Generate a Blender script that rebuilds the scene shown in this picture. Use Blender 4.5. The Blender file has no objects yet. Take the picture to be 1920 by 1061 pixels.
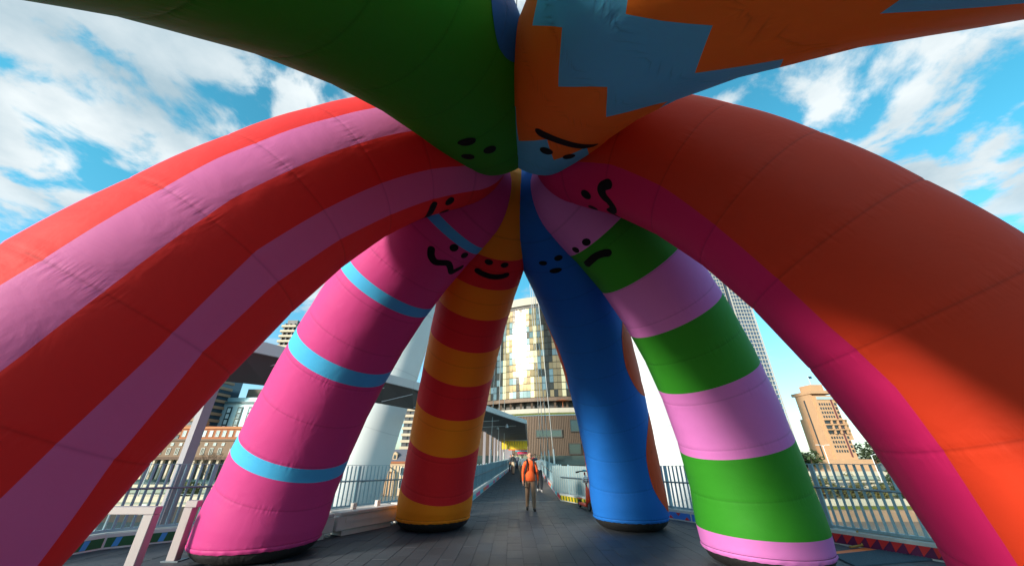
import bpy, bmesh, math, random
from mathutils import Vector, Matrix
from mathutils.geometry import delaunay_2d_cdt
random.seed(7)
R = math.radians
scene = bpy.context.scene
col = scene.collection

# ------------------------------------------------------------------ camera
cam_d = bpy.data.cameras.new('camera'); cam = bpy.data.objects.new('camera', cam_d); col.objects.link(cam)
cam.location = (0, 0, 1.65); cam.rotation_euler = (R(90+26.43), 0, 0)
cam_d.sensor_width = 36; cam_d.lens = 649.55/1920*36; cam_d.clip_start = 0.05; cam_d.clip_end = 4000
scene.camera = cam

# ------------------------------------------------------------------ sky, sun, exposure
SUN_TO = Vector((-0.70, -0.64, 0.29)).normalized()
world = bpy.data.worlds.new('World'); scene.world = world; world.use_nodes = True
nt = world.node_tree; nt.nodes.clear()
def N(t, tree=None, **k):
    n = (tree or nt).nodes.new(t)
    for a, b in k.items(): setattr(n, a, b)
    return n
def math_node(tree, op, a, b=None, clamp=False):
    n = N('ShaderNodeMath', tree, operation=op); n.use_clamp = clamp
    for i, v in enumerate((a, b)):
        if v is None: continue
        if isinstance(v, (int, float)): n.inputs[i].default_value = v
        else: tree.links.new(v, n.inputs[i])
    return n.outputs[0]
sky = N('ShaderNodeTexSky', sky_type='NISHITA', sun_disc=False)
sky.sun_elevation = math.asin(SUN_TO.z); sky.sun_rotation = math.atan2(SUN_TO.x, SUN_TO.y)
sky.air_density = 1.0; sky.dust_density = 0.6; sky.ozone_density = 1.5
tint = N('ShaderNodeMix', data_type='RGBA', blend_type='MULTIPLY'); tint.inputs[0].default_value = 1
nt.links.new(sky.outputs[0], tint.inputs[6])
tc = N('ShaderNodeTexCoord'); sp = N('ShaderNodeSeparateXYZ'); nt.links.new(tc.outputs['Generated'], sp.inputs[0])
elev = N('ShaderNodeMapRange', interpolation_type='SMOOTHSTEP'); nt.links.new(sp.outputs[2], elev.inputs[0]); elev.inputs[1].default_value = 0.0; elev.inputs[2].default_value = 0.55
tm = N('ShaderNodeMix', data_type='RGBA'); nt.links.new(elev.outputs[0], tm.inputs[0]); tm.inputs[6].default_value = (0.66, 0.86, 1.02, 1); tm.inputs[7].default_value = (0.36, 1.18, 1.10, 1)
nt.links.new(tm.outputs[2], tint.inputs[7])
zz = math_node(nt, 'ADD', math_node(nt, 'MAXIMUM', sp.outputs[2], 0.0), 0.16)
cu = math_node(nt, 'DIVIDE', sp.outputs[0], zz); cv = math_node(nt, 'DIVIDE', sp.outputs[1], zz)
cb = N('ShaderNodeCombineXYZ'); nt.links.new(cu, cb.inputs[0]); nt.links.new(cv, cb.inputs[1]); cb.inputs[2].default_value = 19.9
n1 = N('ShaderNodeTexNoise'); n1.inputs['Scale'].default_value = 4.0; n1.inputs['Detail'].default_value = 9
n1.inputs['Roughness'].default_value = 0.56; n1.inputs['Distortion'].default_value = 0.25; nt.links.new(cb.outputs[0], n1.inputs['Vector'])
n0 = N('ShaderNodeTexNoise'); n0.inputs['Scale'].default_value = 0.55; n0.inputs['Detail'].default_value = 2; nt.links.new(cb.outputs[0], n0.inputs['Vector'])
cover = math_node(nt, 'ADD', n1.outputs[0], math_node(nt, 'MULTIPLY', math_node(nt, 'SUBTRACT', n0.outputs[0], 0.5), 0.32))
cover = math_node(nt, 'ADD', cover, math_node(nt, 'MULTIPLY', sp.outputs[0], -0.06))     # the bank of cloud thins out to the right
ramp = N('ShaderNodeValToRGB'); nt.links.new(cover, ramp.inputs[0])
ramp.color_ramp.elements[0].position = 0.465; ramp.color_ramp.elements[1].position = 0.585
ramp.color_ramp.interpolation = 'EASE'
lowc = N('ShaderNodeMapRange', interpolation_type='SMOOTHSTEP'); nt.links.new(sp.outputs[2], lowc.inputs[0])
lowc.inputs[1].default_value = 0.10; lowc.inputs[2].default_value = 0.42
mask = math_node(nt, 'MULTIPLY', ramp.outputs[0], lowc.outputs[0])
n2 = N('ShaderNodeTexNoise'); n2.inputs['Scale'].default_value = 3.1; n2.inputs['Detail'].default_value = 6
off = N('ShaderNodeVectorMath', operation='ADD'); off.inputs[1].default_value = (0.13, 0.21, 0); nt.links.new(cb.outputs[0], off.inputs[0]); nt.links.new(off.outputs[0], n2.inputs['Vector'])
cr = N('ShaderNodeValToRGB'); nt.links.new(n2.outputs[0], cr.inputs[0])
cr.color_ramp.elements[0].position = 0.35; cr.color_ramp.elements[0].color = (1.7, 2.3, 2.65, 1)
cr.color_ramp.elements[1].position = 0.62; cr.color_ramp.elements[1].color = (3.5, 3.8, 3.9, 1)
mx = N('ShaderNodeMix', data_type='RGBA'); nt.links.new(mask, mx.inputs[0]); nt.links.new(tint.outputs[2], mx.inputs[6]); nt.links.new(cr.outputs[0], mx.inputs[7])
bg = N('ShaderNodeBackground'); bg.inputs[1].default_value = 0.115; nt.links.new(mx.outputs[2], bg.inputs[0])
ow = N('ShaderNodeOutputWorld'); nt.links.new(bg.outputs[0], ow.inputs[0])

sl = bpy.data.lights.new('sun', 'SUN'); so = bpy.data.objects.new('sun', sl); col.objects.link(so)
sl.energy = 2.8; sl.angle = R(7); sl.color = (1.0, 0.90, 0.77)
so.rotation_euler = (-SUN_TO).to_track_quat('-Z', 'Y').to_euler()
vs = scene.view_settings; vs.view_transform = 'Standard'; vs.look = 'None'; vs.gamma = 1; vs.use_curve_mapping = False
vs.exposure = 1.18
scene.cycles.use_denoising = True
scene.cycles.max_bounces = 6

# ------------------------------------------------------------------ materials
def srgb(r, g, b):
    f = lambda c: (c/255/12.92 if c/255 <= 0.04045 else ((c/255+0.055)/1.055)**2.4)
    return (f(r), f(g), f(b), 1)
MATS = {}
def mat(name, c, rough=0.6, metal=0.0, var=0.0, scale=4.0, bump=0.0, bscale=40.0, spec=0.5, rnd=0.0, sheen=0.0, stretch=None, world_co=False):
    """procedural surface: base colour broken up by noise, per-object variation, fine relief"""
    if name in MATS: return MATS[name]
    m = bpy.data.materials.new(name); m.use_nodes = True; t = m.node_tree; b = t.nodes['Principled BSDF']; MATS[name] = m
    b.inputs['Roughness'].default_value = rough; b.inputs['Metallic'].default_value = metal
    b.inputs['Specular IOR Level'].default_value = spec
    if sheen: b.inputs['Sheen Weight'].default_value = sheen
    co = N('ShaderNodeTexCoord', t); vec = N('ShaderNodeNewGeometry', t).outputs['Position'] if world_co else co.outputs['Object']
    if stretch:
        mp = N('ShaderNodeMapping', t); mp.inputs['Scale'].default_value = stretch; t.links.new(vec, mp.inputs[0]); vec = mp.outputs[0]
    out = None
    if var or rnd:
        no = N('ShaderNodeTexNoise', t); no.inputs['Scale'].default_value = scale; no.inputs['Detail'].default_value = 6; no.inputs['Roughness'].default_value = 0.65
        t.links.new(vec, no.inputs['Vector'])
        v = math_node(t, 'MULTIPLY', math_node(t, 'SUBTRACT', no.outputs[0], 0.5), 2*var)
        if rnd:
            oi = N('ShaderNodeObjectInfo', t)
            v = math_node(t, 'ADD', v, math_node(t, 'MULTIPLY', math_node(t, 'SUBTRACT', oi.outputs['Random'], 0.5), 2*rnd))
        v = math_node(t, 'ADD', v, 1.0)
        mm = N('ShaderNodeVectorMath', t, operation='SCALE'); mm.inputs[0].default_value = c[:3]; t.links.new(v, mm.inputs['Scale'])
        out = mm.outputs[0]; t.links.new(out, b.inputs['Base Color'])
        rr = math_node(t, 'ADD', math_node(t, 'MULTIPLY', math_node(t, 'SUBTRACT', no.outputs[0], 0.5), 0.3), rough, clamp=True)
        t.links.new(rr, b.inputs['Roughness'])
    else: b.inputs['Base Color'].default_value = c
    if bump:
        nb = N('ShaderNodeTexNoise', t); nb.inputs['Scale'].default_value = bscale; nb.inputs['Detail'].default_value = 4; t.links.new(vec, nb.inputs['Vector'])
        bp = N('ShaderNodeBump', t); bp.inputs['Strength'].default_value = bump; bp.inputs['Distance'].default_value = 0.02
        t.links.new(nb.outputs[0], bp.inputs['Height']); t.links.new(bp.outputs[0], b.inputs['Normal'])
    return m
def fabric(name, c):
    """sewn ripstop nylon: faint handling marks, soft wrinkles, a little light comes through"""
    if name in MATS: return MATS[name]
    m = mat(name, c, rough=0.62, var=0.07, scale=0.9, spec=0.22, sheen=0.0)
    t = m.node_tree; b = t.nodes['Principled BSDF']; co = N('ShaderNodeTexCoord', t)
    nb = N('ShaderNodeTexNoise', t); nb.inputs['Scale'].default_value = 2.2; nb.inputs['Detail'].default_value = 5; nb.inputs['Distortion'].default_value = 0.6
    t.links.new(co.outputs['Object'], nb.inputs['Vector'])
    # puckers pull at right angles to the sewn seams, the thread line itself is a little darker
    sk = N('ShaderNodeAttribute', t, attribute_name='skin'); mp = N('ShaderNodeMapping', t); mp.inputs['Scale'].default_value = (2.5, 17, 17); t.links.new(sk.outputs['Vector'], mp.inputs[0])
    pn = N('ShaderNodeTexNoise', t); pn.inputs['Scale'].default_value = 1.0; pn.inputs['Detail'].default_value = 3; t.links.new(mp.outputs[0], pn.inputs['Vector'])
    pa = N('ShaderNodeAttribute', t, attribute_name='pucker'); sa = N('ShaderNodeAttribute', t, attribute_name='seam')
    hgt = math_node(t, 'ADD', nb.outputs[0], math_node(t, 'MULTIPLY', math_node(t, 'MULTIPLY', pn.outputs[0], pa.outputs['Fac']), 0.8))
    bp = N('ShaderNodeBump', t); bp.inputs['Strength'].default_value = 0.24; bp.inputs['Distance'].default_value = 0.06
    t.links.new(hgt, bp.inputs['Height']); t.links.new(bp.outputs[0], b.inputs['Normal'])
    src = b.inputs['Base Color'].links[0].from_socket; dk = N('ShaderNodeVectorMath', t, operation='SCALE'); t.links.new(src, dk.inputs[0])
    t.links.new(math_node(t, 'SUBTRACT', 1.0, math_node(t, 'MULTIPLY', sa.outputs['Fac'], 0.24)), dk.inputs['Scale']); t.links.new(dk.outputs[0], b.inputs['Base Color'])
    tr = N('ShaderNodeBsdfTranslucent', t); tr.inputs[0].default_value = c
    ms = N('ShaderNodeMixShader', t); ms.inputs[0].default_value = 0.20
    t.links.new(b.outputs[0], ms.inputs[1]); t.links.new(tr.outputs[0], ms.inputs[2])
    t.links.new(ms.outputs[0], t.nodes['Material Output'].inputs[0])
    return m

# ------------------------------------------------------------------ helpers
def tag(o, label=None, cat=None, group=None, kind=None):
    if label: o['label'] = label
    if cat: o['category'] = cat
    if group: o['group'] = group
    if kind: o['kind'] = kind
    return o
def empty(name, loc=(0, 0, 0), rz=0, parent=None):
    o = bpy.data.objects.new(name, None); col.objects.link(o); o.location = loc; o.rotation_euler = (0, 0, rz); o.empty_display_size = 0.2
    if parent: o.parent = parent
    return o
def link(name, me, m=None, parent=None, loc=None, rz=None):
    o = bpy.data.objects.new(name, me); col.objects.link(o)
    if m is not None and not me.materials: me.materials.append(m)
    if parent: o.parent = parent
    if loc is not None: o.location = loc
    if rz is not None: o.rotation_euler = (0, 0, rz)
    return o
class MB:
    def __init__(self): self.v = []; self.f = []; self.mi = []; self.cur = 0
    def add(self, vs, fs):
        n = len(self.v); self.v += [tuple(p) for p in vs]; self.f += [tuple(i+n for i in f) for f in fs]; self.mi += [self.cur]*len(fs); return self
    def box(self, x0, x1, y0, y1, z0, z1):
        return self.add([(x0,y0,z0),(x1,y0,z0),(x1,y1,z0),(x0,y1,z0),(x0,y0,z1),(x1,y0,z1),(x1,y1,z1),(x0,y1,z1)],
                        [(0,3,2,1),(4,5,6,7),(0,1,5,4),(1,2,6,5),(2,3,7,6),(3,0,4,7)])
    def prism(self, poly, z0, z1):
        n = len(poly)
        return self.add([(x,y,z0) for x,y in poly]+[(x,y,z1) for x,y in poly], [tuple(range(n))[::-1], tuple(range(n,2*n))]+[(i,(i+1)%n,n+(i+1)%n,n+i) for i in range(n)])
    def tube(self, pts, rad, n=8, cap=True):
        pts = [Vector(p) for p in pts]; rads = rad if isinstance(rad, (list, tuple)) else [rad]*len(pts)
        base = len(self.v); ref = None
        for i, p in enumerate(pts):
            T = (pts[min(i+1, len(pts)-1)]-pts[max(i-1, 0)]).normalized()
            if ref is None: ref = T.orthogonal().normalized()
            ref = (ref - T*ref.dot(T)).normalized(); b = T.cross(ref)
            for k in range(n):
                a = 2*math.pi*k/n; self.v.append(tuple(p+(ref*math.cos(a)+b*math.sin(a))*rads[i]))
        for i in range(len(pts)-1):
            for k in range(n):
                a = base+i*n+k; c = base+i*n+(k+1)%n; self.f.append((a, c, c+n, a+n)); self.mi.append(self.cur)
        if cap:
            self.f.append(tuple(range(base, base+n))[::-1]); self.f.append(tuple(range(base+(len(pts)-1)*n, base+len(pts)*n))); self.mi += [self.cur]*2
        return self
    def bar(self, a, b, w, h):
        """rectangular bar from a to b, w wide (horizontal), h high"""
        a = Vector(a); b = Vector(b); T = (b-a).normalized(); s = T.cross(Vector((0,0,1)))
        s = Vector((1,0,0)) if s.length < 1e-4 else s.normalized()
        u = s.cross(T)
        o = [(-1,-1),(1,-1),(1,1),(-1,1)]
        return self.add([a+s*i*w/2+u*j*h/2 for i, j in o]+[b+s*i*w/2+u*j*h/2 for i, j in o], [(0,1,2,3),(7,6,5,4),(0,4,5,1),(1,5,6,2),(2,6,7,3),(3,7,4,0)])
    def mesh(self, name, smooth=False, bevel=0.0):
        me = bpy.data.meshes.new(name); me.from_pydata(self.v, [], self.f)
        if any(self.mi): me.polygons.foreach_set('material_index', self.mi)
        bm = bmesh.new(); bm.from_mesh(me); bmesh.ops.recalc_face_normals(bm, faces=bm.faces)
        if bevel: bmesh.ops.bevel(bm, geom=list(bm.edges), offset=bevel, segments=1, affect='EDGES', clamp_overlap=True)
        bm.to_mesh(me); bm.free()
        if smooth: me.polygons.foreach_set('use_smooth', [True]*len(me.polygons))
        me.update(); return me
    def build(self, name, m, parent=None, loc=None, rz=None, smooth=False, bevel=0.0):
        me = self.mesh(name, smooth, bevel)
        for x in (m if isinstance(m, (list, tuple)) else [m]): me.materials.append(x)
        return link(name, me, None, parent, loc, rz)
def lerp(a, b, t): return a+(b-a)*t
def interp(tab, x):
    if x <= tab[0][0]: return tab[0][1]
    for (a, va), (b, vb) in zip(tab, tab[1:]):
        if x <= b: return va+(vb-va)*(x-a)/(b-a)
    return tab[-1][1]

# ------------------------------------------------------------------ the inflatable: eight sewn legs meeting overhead
HUB = (0.170, 4.911, 6.746)
#        azimuth at hub, middle, foot   R      a      b      h1     c2     r_hub  r_mid  r_foot
LEGS = {
 'O': (-19.500, -19.439, -19.917, 6.860, 0.406, 0.465, -0.464, 0.886, 0.928, 0.930, 0.990),
 'B': (25.500, 25.578, 25.595, 7.108, 0.419, 0.558, -0.658, 0.945, 0.990, 0.989, 0.984),
 'G': (70.500, 59.042, 57.392, 5.164, 0.413, 0.553, -0.591, 0.995, 0.946, 0.957, 1.018),
 'P': (-64.500, -54.119, -56.023, 6.321, 0.399, 0.469, -0.470, 0.932, 0.957, 1.053, 1.111),
 'R': (115.500, 116.220, 109.152, 4.949, 0.510, 0.496, -0.239, 0.911, 0.928, 0.960, 1.030),
 'L': (-109.500, -112.110, -114.752, 5.424, 0.562, 0.529, -0.305, 0.748, 0.933, 0.989, 1.027),
 'T1': (-154.500, -161.354, -154.136, 7.152, 0.506, 0.561, -0.354, 0.903, 0.946, 1.006, 1.021),
 'T2': (160.500, 167.547, 164.056, 7.283, 0.456, 0.442, -0.415, 0.824, 0.935, 0.900, 1.041),
}
HOLE = 0.28      # radius of the open eye where the eight tips meet
TIP = 1.05       # length over which each tip rounds off
SEG = 0.92       # sewn panel length
HEM = 0.18       # height of the gathered hem above the deck
class Leg:
    """a sewn tube: P(s, a) with s metres along from the hub and a the angle round it (0 = underside)"""
    def __init__(self, key):
        azh, az2, az3, R, a, b, h1, c2, r0, rm, r1 = LEGS[key]
        hx, hy, hz = HUB; hub = Vector((hx, hy, 0))
        dr = lambda A: Vector((math.sin(math.radians(A)), math.cos(math.radians(A)), 0))
        K = [hub+Vector((0, 0, hz)), hub+dr(azh)*R*a+Vector((0, 0, hz+h1)), hub+dr(az2)*R*c2+Vector((0, 0, hz*b)), hub+dr(az3)*R]
        pts = []; N = 400
        for i in range(N+1):
            t = i/N
            B = ((1-t)**3, 3*(1-t)**2*t, 3*(1-t)*t*t, t**3)
            c = K[0]*B[0]+K[1]*B[1]+K[2]*B[2]+K[3]*B[3]
            rad = r0*(1-t)*(1-2*t) + rm*4*t*(1-t) + r1*t*(2*t-1)
            h = c-hub; pts.append((c, rad, math.hypot(h.x, h.y)))
        pts = [p for p in pts if p[2] >= HOLE and p[0].z >= HEM]
        S = [0]
        for i in range(1, len(pts)): S.append(S[-1] + (pts[i][0]-pts[i-1][0]).length)
        self.L = S[-1]; self.S = S; self.pts = pts
        n = max(4, round(self.L/SEG)); self.nseg = n
        # the first metre is finely stepped (rounded tip), then one ring per sewn seam
        self.knots = [TIP*(k/10)**1.6 for k in range(10)]
        m = round((self.L-TIP)/SEG); self.seams = [TIP + (self.L-TIP)*k/m for k in range(m+1)]
        for q0, q1 in zip(self.seams, self.seams[1:]): self.knots += [q0, (q0*2+q1)/3, (q0+q1*2)/3]
        self.knots.append(self.seams[-1])
        self.rings = []
        for s in self.knots:
            C, rad = self.centre(s)
            e = 0.03
            T = (self.centre(min(s+e, self.L))[0] - self.centre(max(s-e, 0))[0]).normalized()
            w = max(0, 1-(self.L-s)/.6); w = w*w*(3-2*w)
            out = Vector((C.x-hx, C.y-hy, 0)).normalized(); side = Vector((out.y, -out.x, 0))
            side = (side-T*side.dot(T)).normalized()
            U = side.cross(T).normalized()
            if U.z > 0 or (abs(U.z) < 1e-3 and U.dot(out) > 0): U = -U
            Tc = (T*(1-w) + Vector((0, 0, -1))*w).normalized()     # the foot is cut level with the deck
            U = U-T*(U.dot(Tc)/T.dot(Tc)); side = side-T*(side.dot(Tc)/T.dot(Tc))
            if s < TIP: rad *= math.sqrt(max(0, 1-(1-s/TIP)**2))
            d = self.L-s
            if d < .8: rad *= 1+.022*math.sin(math.pi*min(1, (.8-d)/.8*1.05))          # the foot bellies out a little above its hem
            self.rings.append((C, U, side, rad))
    def centre(self, s):
        S = self.S; lo, hi = 0, len(S)-1
        while hi-lo > 1:
            m = (lo+hi)//2
            if S[m] <= s: lo = m
            else: hi = m
        f = (s-S[lo])/max(1e-9, S[hi]-S[lo]); f = min(1, max(0, f))
        return self.pts[lo][0].lerp(self.pts[hi][0], f), self.pts[lo][1]*(1-f)+self.pts[hi][1]*f
    def P(self, s, a, off=0.0):
        k = self.knots; s = min(max(s, 0), self.L); i = 0
        while i < len(k)-2 and s > k[i+1]: i += 1
        u = (s-k[i])/(k[i+1]-k[i])
        q = []
        ca, sa = math.cos(a), math.sin(a)
        for (C, U, side, rad) in (self.rings[i], self.rings[i+1]):
            q.append((C + (U*ca + side*sa)*(rad+off), (U*ca + side*sa)))
        p = q[0][0].lerp(q[1][0], u); nrm = q[0][1].lerp(q[1][1], u)
        if s >= TIP:
            w = (self.L-TIP)/(len(self.seams)-1); u = ((s-TIP)/w) % 1.0; d = min(u, 1-u)*w
            p = p + nrm*(0.009*math.sin(math.pi*u) - 0.006*math.exp(-(d/0.014)**2))   # pillowed panel, pinched seam
        return p
    def seam_dist(self, s):
        if s < TIP-.3: return 1.0
        w = (self.L-TIP)/(len(self.seams)-1); u = ((s-TIP)/w) % 1.0; return min(u, 1-u)*w
    def normal(self, s, a):
        e = 0.03
        t1 = self.P(min(s+e, self.L), a)-self.P(max(s-e, 0), a)
        t2 = self.P(s, a+e)-self.P(s, a-e)
        n = t1.cross(t2); 
        C = self.centre(s)[0]
        if n.dot(self.P(s, a)-C) < 0: n = -n
        return n.normalized() if n.length > 1e-9 else Vector((0, 0, 1))
FAB = {
 'red': srgb(226, 48, 48), 'pink': srgb(214, 112, 172), 'magenta': srgb(206, 68, 138), 'sky': srgb(76, 186, 238),
 'amber': srgb(244, 146, 30), 'scarlet': srgb(222, 44, 54), 'cobalt': srgb(34, 116, 210), 'vermilion': srgb(236, 84, 40),
 'green': srgb(54, 146, 38), 'lilac': srgb(222, 128, 206), 'crimson': srgb(226, 40, 112), 'flame': srgb(228, 66, 36),
 'orange': srgb(240, 124, 36), 'lagoon': srgb(92, 192, 232), 'leaf': srgb(58, 150, 40), 'denim': srgb(44, 128, 208),
}
FM = {k: fabric('nylon_'+k, c) for k, c in FAB.items()}
BLACK = fabric('nylon_black', (0.006, 0.006, 0.007, 1))
BASE = mat('base_black', (0.006, 0.006, 0.007, 1), 0.75, bump=0.8, bscale=18)

CAM_SCALE = 0.95; GROUND = -0.0825/CAM_SCALE  # sculpture scaled about the camera, leg bases lengthened down to the deck
sculpture = empty('inflatable_sculpture', (HUB[0]*CAM_SCALE, HUB[1]*CAM_SCALE, 0.0825)); sculpture.scale = (CAM_SCALE,)*3
tag(sculpture, 'giant eight-legged inflatable arch in striped bright nylon with cartoon faces over the deck', 'inflatable')
def s_samples(L, s0, s1):
    """ring positions between s0 and s1: dense by the seams and the tip"""
    pts = {round(s0, 4), round(s1, 4)}
    for k in range(0, 22): pts.add(round(TIP*k/21, 4))
    for a, b in zip(L.seams, L.seams[1:]):
        for u in (0, .14, .28, .42, .58, .72, .86): pts.add(round(a+(b-a)*u, 4))
        for d in (.006, .013, .028, .06):
            pts.add(round(a+d, 4)); pts.add(round(b-d, 4))
    pts.add(round(L.L, 4))
    o = sorted(p for p in pts if s0-1e-6 <= p <= s1+1e-6)
    return [p for i, p in enumerate(o) if i == 0 or p-o[i-1] > 0.002]
def surf(name, L, grid, m, parent, off=0.0, closed=False):
    """grid[i][j] = (s, a) -> one smooth piece of the leg's skin with the tube's own normals"""
    vs = []; ns = []; w = len(grid[0])
    for row in grid:
        for (s, a) in row:
            n = L.normal(s, a); vs.append(L.P(s, a)+n*off-Vector((HUB[0], HUB[1], 0))); ns.append(n)
    fs = []
    for i in range(len(grid)-1):
        for j in range(w if closed else w-1):
            k = (j+1) % w; fs.append((i*w+j, i*w+k, (i+1)*w+k, (i+1)*w+j))
    me = bpy.data.meshes.new(name); me.from_pydata([tuple(v) for v in vs], [], fs); me.update()
    # wind the faces outwards
    f = me.polygons[len(fs)//2]
    if f.normal.dot(ns[f.vertices[0]]) < 0: me.flip_normals()
    me.polygons.foreach_set('use_smooth', [True]*len(fs))
    me.normals_split_custom_set_from_vertices([tuple(n) for n in ns])
    at = me.attributes.new('seam', 'FLOAT', 'POINT'); at.data.foreach_set('value', [math.exp(-(L.seam_dist(s)/.011)**2) for row in grid for (s, a) in row])
    at = me.attributes.new('pucker', 'FLOAT', 'POINT'); at.data.foreach_set('value', [math.exp(-(L.seam_dist(s)/.10)**2) for row in grid for (s, a) in row])
    at = me.attributes.new('skin', 'FLOAT_VECTOR', 'POINT'); at.data.foreach_set('vector', [c for row in grid for (s, a) in row for c in (s, math.cos(a), math.sin(a))])
    me.materials.append(m)
    return link(name, me, None, parent)
NA = 72
def band(L, s0, s1, m, parent, name='stripe'):
    ss = s_samples(L, s0, s1)
    return surf(name, L, [[(s, 2*math.pi*j/NA) for j in range(NA)] for s in ss], m, parent, closed=True)
def long_stripe(L, fa, fb, m, parent, name='stripe'):
    ss = s_samples(L, 0, L.L); n = max(3, int(abs(fb(4)-fa(4))/(2*math.pi)*NA)+1)
    return surf(name, L, [[(s, lerp(fa(s), fb(s), j/n)) for j in range(n+1)] for s in ss], m, parent)
def zig_band(L, f0, f1, m, parent, angles, name='stripe'):
    lo = min(f0(a) for a in angles); hi = max(f1(a) for a in angles); n = max(8, int((hi-lo)/0.014))
    return surf(name, L, [[(lerp(f0(a), f1(a), i/n), a) for a in angles] for i in range(n+1)], m, parent, closed=True)
def disc(L, s, a, rs, ra, m, parent, name, off=0.004, rot=0.0, rings=5, n=36):
    g = []
    for i in range(rings+1):
        q = i/rings; g.append([(s+rs*q*math.cos(2*math.pi*j/n), a+ra*q*math.sin(2*math.pi*j/n)) for j in range(n)])
    return surf(name, L, g, m, parent, off=off, closed=True)
def stroke(L, path, hw, m, parent, name, off=0.005):
    """brush stroke of constant width with round ends, laid on the skin; path = [(s, a)]"""
    rho = L.centre(path[0][0])[1]; P = [(s, a*rho) for s, a in path]; c = []
    for i in range(len(P)-1):
        p0, p1, p2, p3 = P[max(0, i-1)], P[i], P[i+1], P[min(len(P)-1, i+2)]
        for k in range(7):
            t = k/7; c.append(tuple(.5*(2*p1[d]+(p2[d]-p0[d])*t+(2*p0[d]-5*p1[d]+4*p2[d]-p3[d])*t*t+(3*p1[d]-p0[d]-3*p2[d]+p3[d])*t**3) for d in (0, 1)))
    c.append(P[-1])
    def dirn(i):
        a, b = c[max(0, i-1)], c[min(len(c)-1, i+1)]; l = math.hypot(b[0]-a[0], b[1]-a[1]); return ((b[0]-a[0])/l, (b[1]-a[1])/l)
    rows = []
    for end in (0, 1):
        pass
    d0 = dirn(0); d1 = dirn(len(c)-1)
    for k in range(8):
        q = math.cos(math.pi/2*k/8); rows.append(((c[0][0]-d0[0]*hw*q, c[0][1]-d0[1]*hw*q), d0, hw*math.sqrt(max(1e-4, 1-q*q))))
    for i, p in enumerate(c): rows.append((p, dirn(i), hw))
    for k in range(1, 9):
        q = math.sin(math.pi/2*k/8); rows.append(((c[-1][0]+d1[0]*hw*q, c[-1][1]+d1[1]*hw*q), d1, hw*math.sqrt(max(1e-4, 1-q*q))))
    g = []
    for p, d, w in rows: g.append([(p[0]-d[1]*w*x, (p[1]+d[0]*w*x)/rho) for x in (-1, -.5, 0, .5, 1)])
    return surf(name, L, g, m, parent, off=off)
FACES = {  # coordinates ray-cast from image pixels, as are the stripes and spots below
 'P': [('e', 1.749, -.112, .090, .090), ('e', 1.772, .222, .085, .090), ('m', [(2.07,-.41),(2.18,-.33),(2.235,-.20),(2.18,-.09),(2.12,.03),(2.17,.14),(2.27,.28),(2.18,.38),(2.09,.47)], .070)],
 'O': [('e', 1.753, -.176, .080, .096), ('e', 1.764, .202, .078, .096), ('m', [(2.075,-.36),(2.11,-.20),(2.125,0),(2.10,.20),(2.055,.34)], .072)],
 'L': [('e', 1.586, -.022, .105, .105), ('e', 1.560, .367, .105, .100), ('m', [(1.98,-.03),(1.99,.12),(1.985,.28),(1.96,.45)], .090)],
 'B': [('e', 1.638, -.170, .070, .092), ('e', 1.596, .183, .076, .088), ('e', 1.916, .024, .074, .138)],
 'G': [('e', 1.643, .136, .086, .090), ('e', 1.652, -.210, .084, .088), ('m', [(2.07,-.28),(2.03,-.10),(2.01,.06),(2.04,.20),(2.09,.29)], .082)],
 'R': [('e', 1.539, .145, .110, .108), ('e', 1.552, -.270, .105, .110), ('m', [(2.04,.47),(1.93,.40),(1.90,.31),(1.95,.21),(2.05,.12),(2.11,.02),(2.07,-.10),(1.99,-.19),(2.06,-.34)], .082)],
 'T1': [('e', 1.985, .030, .112, .130), ('e', 1.566, -.141, .098, .094), ('e', 1.558, .214, .097, .100)],
 'T2': [('e', 1.674, .166, .102, .103), ('e', 1.648, -.214, .100, .096), ('m', [(2.06,.39),(2.11,.24),(2.13,.08),(2.11,-.10),(2.07,-.27),(2.02,-.41)], .095)],
}
def foot(L, parent, m):
    C, U, sd, rad = L.rings[-1]; c = C-Vector((HUB[0], HUB[1], 0)); g = random.Random(int(rad*9999))
    ph = [g.uniform(0, 6.28) for _ in range(4)]
    def ring(mb, n, z, q, wf):
        for k in range(n):
            a = 2*math.pi*k/n; w = wf(a); d = U*math.cos(a)+sd*math.sin(a)
            mb.v.append((c.x+d.x*(rad*q+w), c.y+d.y*(rad*q+w), z+.5*w))
    def skin(mb, rows, n):
        for i in range(rows-1):
            for k in range(n): mb.f.append((i*n+k, i*n+(k+1) % n, (i+1)*n+(k+1) % n, (i+1)*n+k)); mb.mi.append(0)
    mb = MB(); n = 180
    for dz, q, amp in [(0.0, 1.0, 0.0), (-.02, 1.006, .6), (-.045, .998, 1.2), (-.066, .985, 1.4)]:     # gathered hem
        ring(mb, n, c.z+dz, q, lambda a: amp*(.008*math.sin(38*a+ph[0]+1.5*math.sin(5*a+ph[1]))+.006*math.sin(23*a+ph[2])))
    skin(mb, 4, n); mb.build('hem', m, parent, smooth=True)
    h = c.z-.04-GROUND; mb = MB(); n = 96; rows = [(c.z-.01, .962), (c.z-.05, .965), (GROUND+h*.72, .955), (GROUND+h*.48, .92), (GROUND+h*.26, .86), (GROUND+h*.1, .78), (GROUND+.012, .67), (GROUND+.006, .1)]
    for z, q in rows: ring(mb, n, z, q, lambda a: q*(.010*math.sin(17*a+ph[3])+.006*math.sin(41*a)))
    skin(mb, len(rows), n); mb.build('base', BASE, parent, smooth=True)
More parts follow.
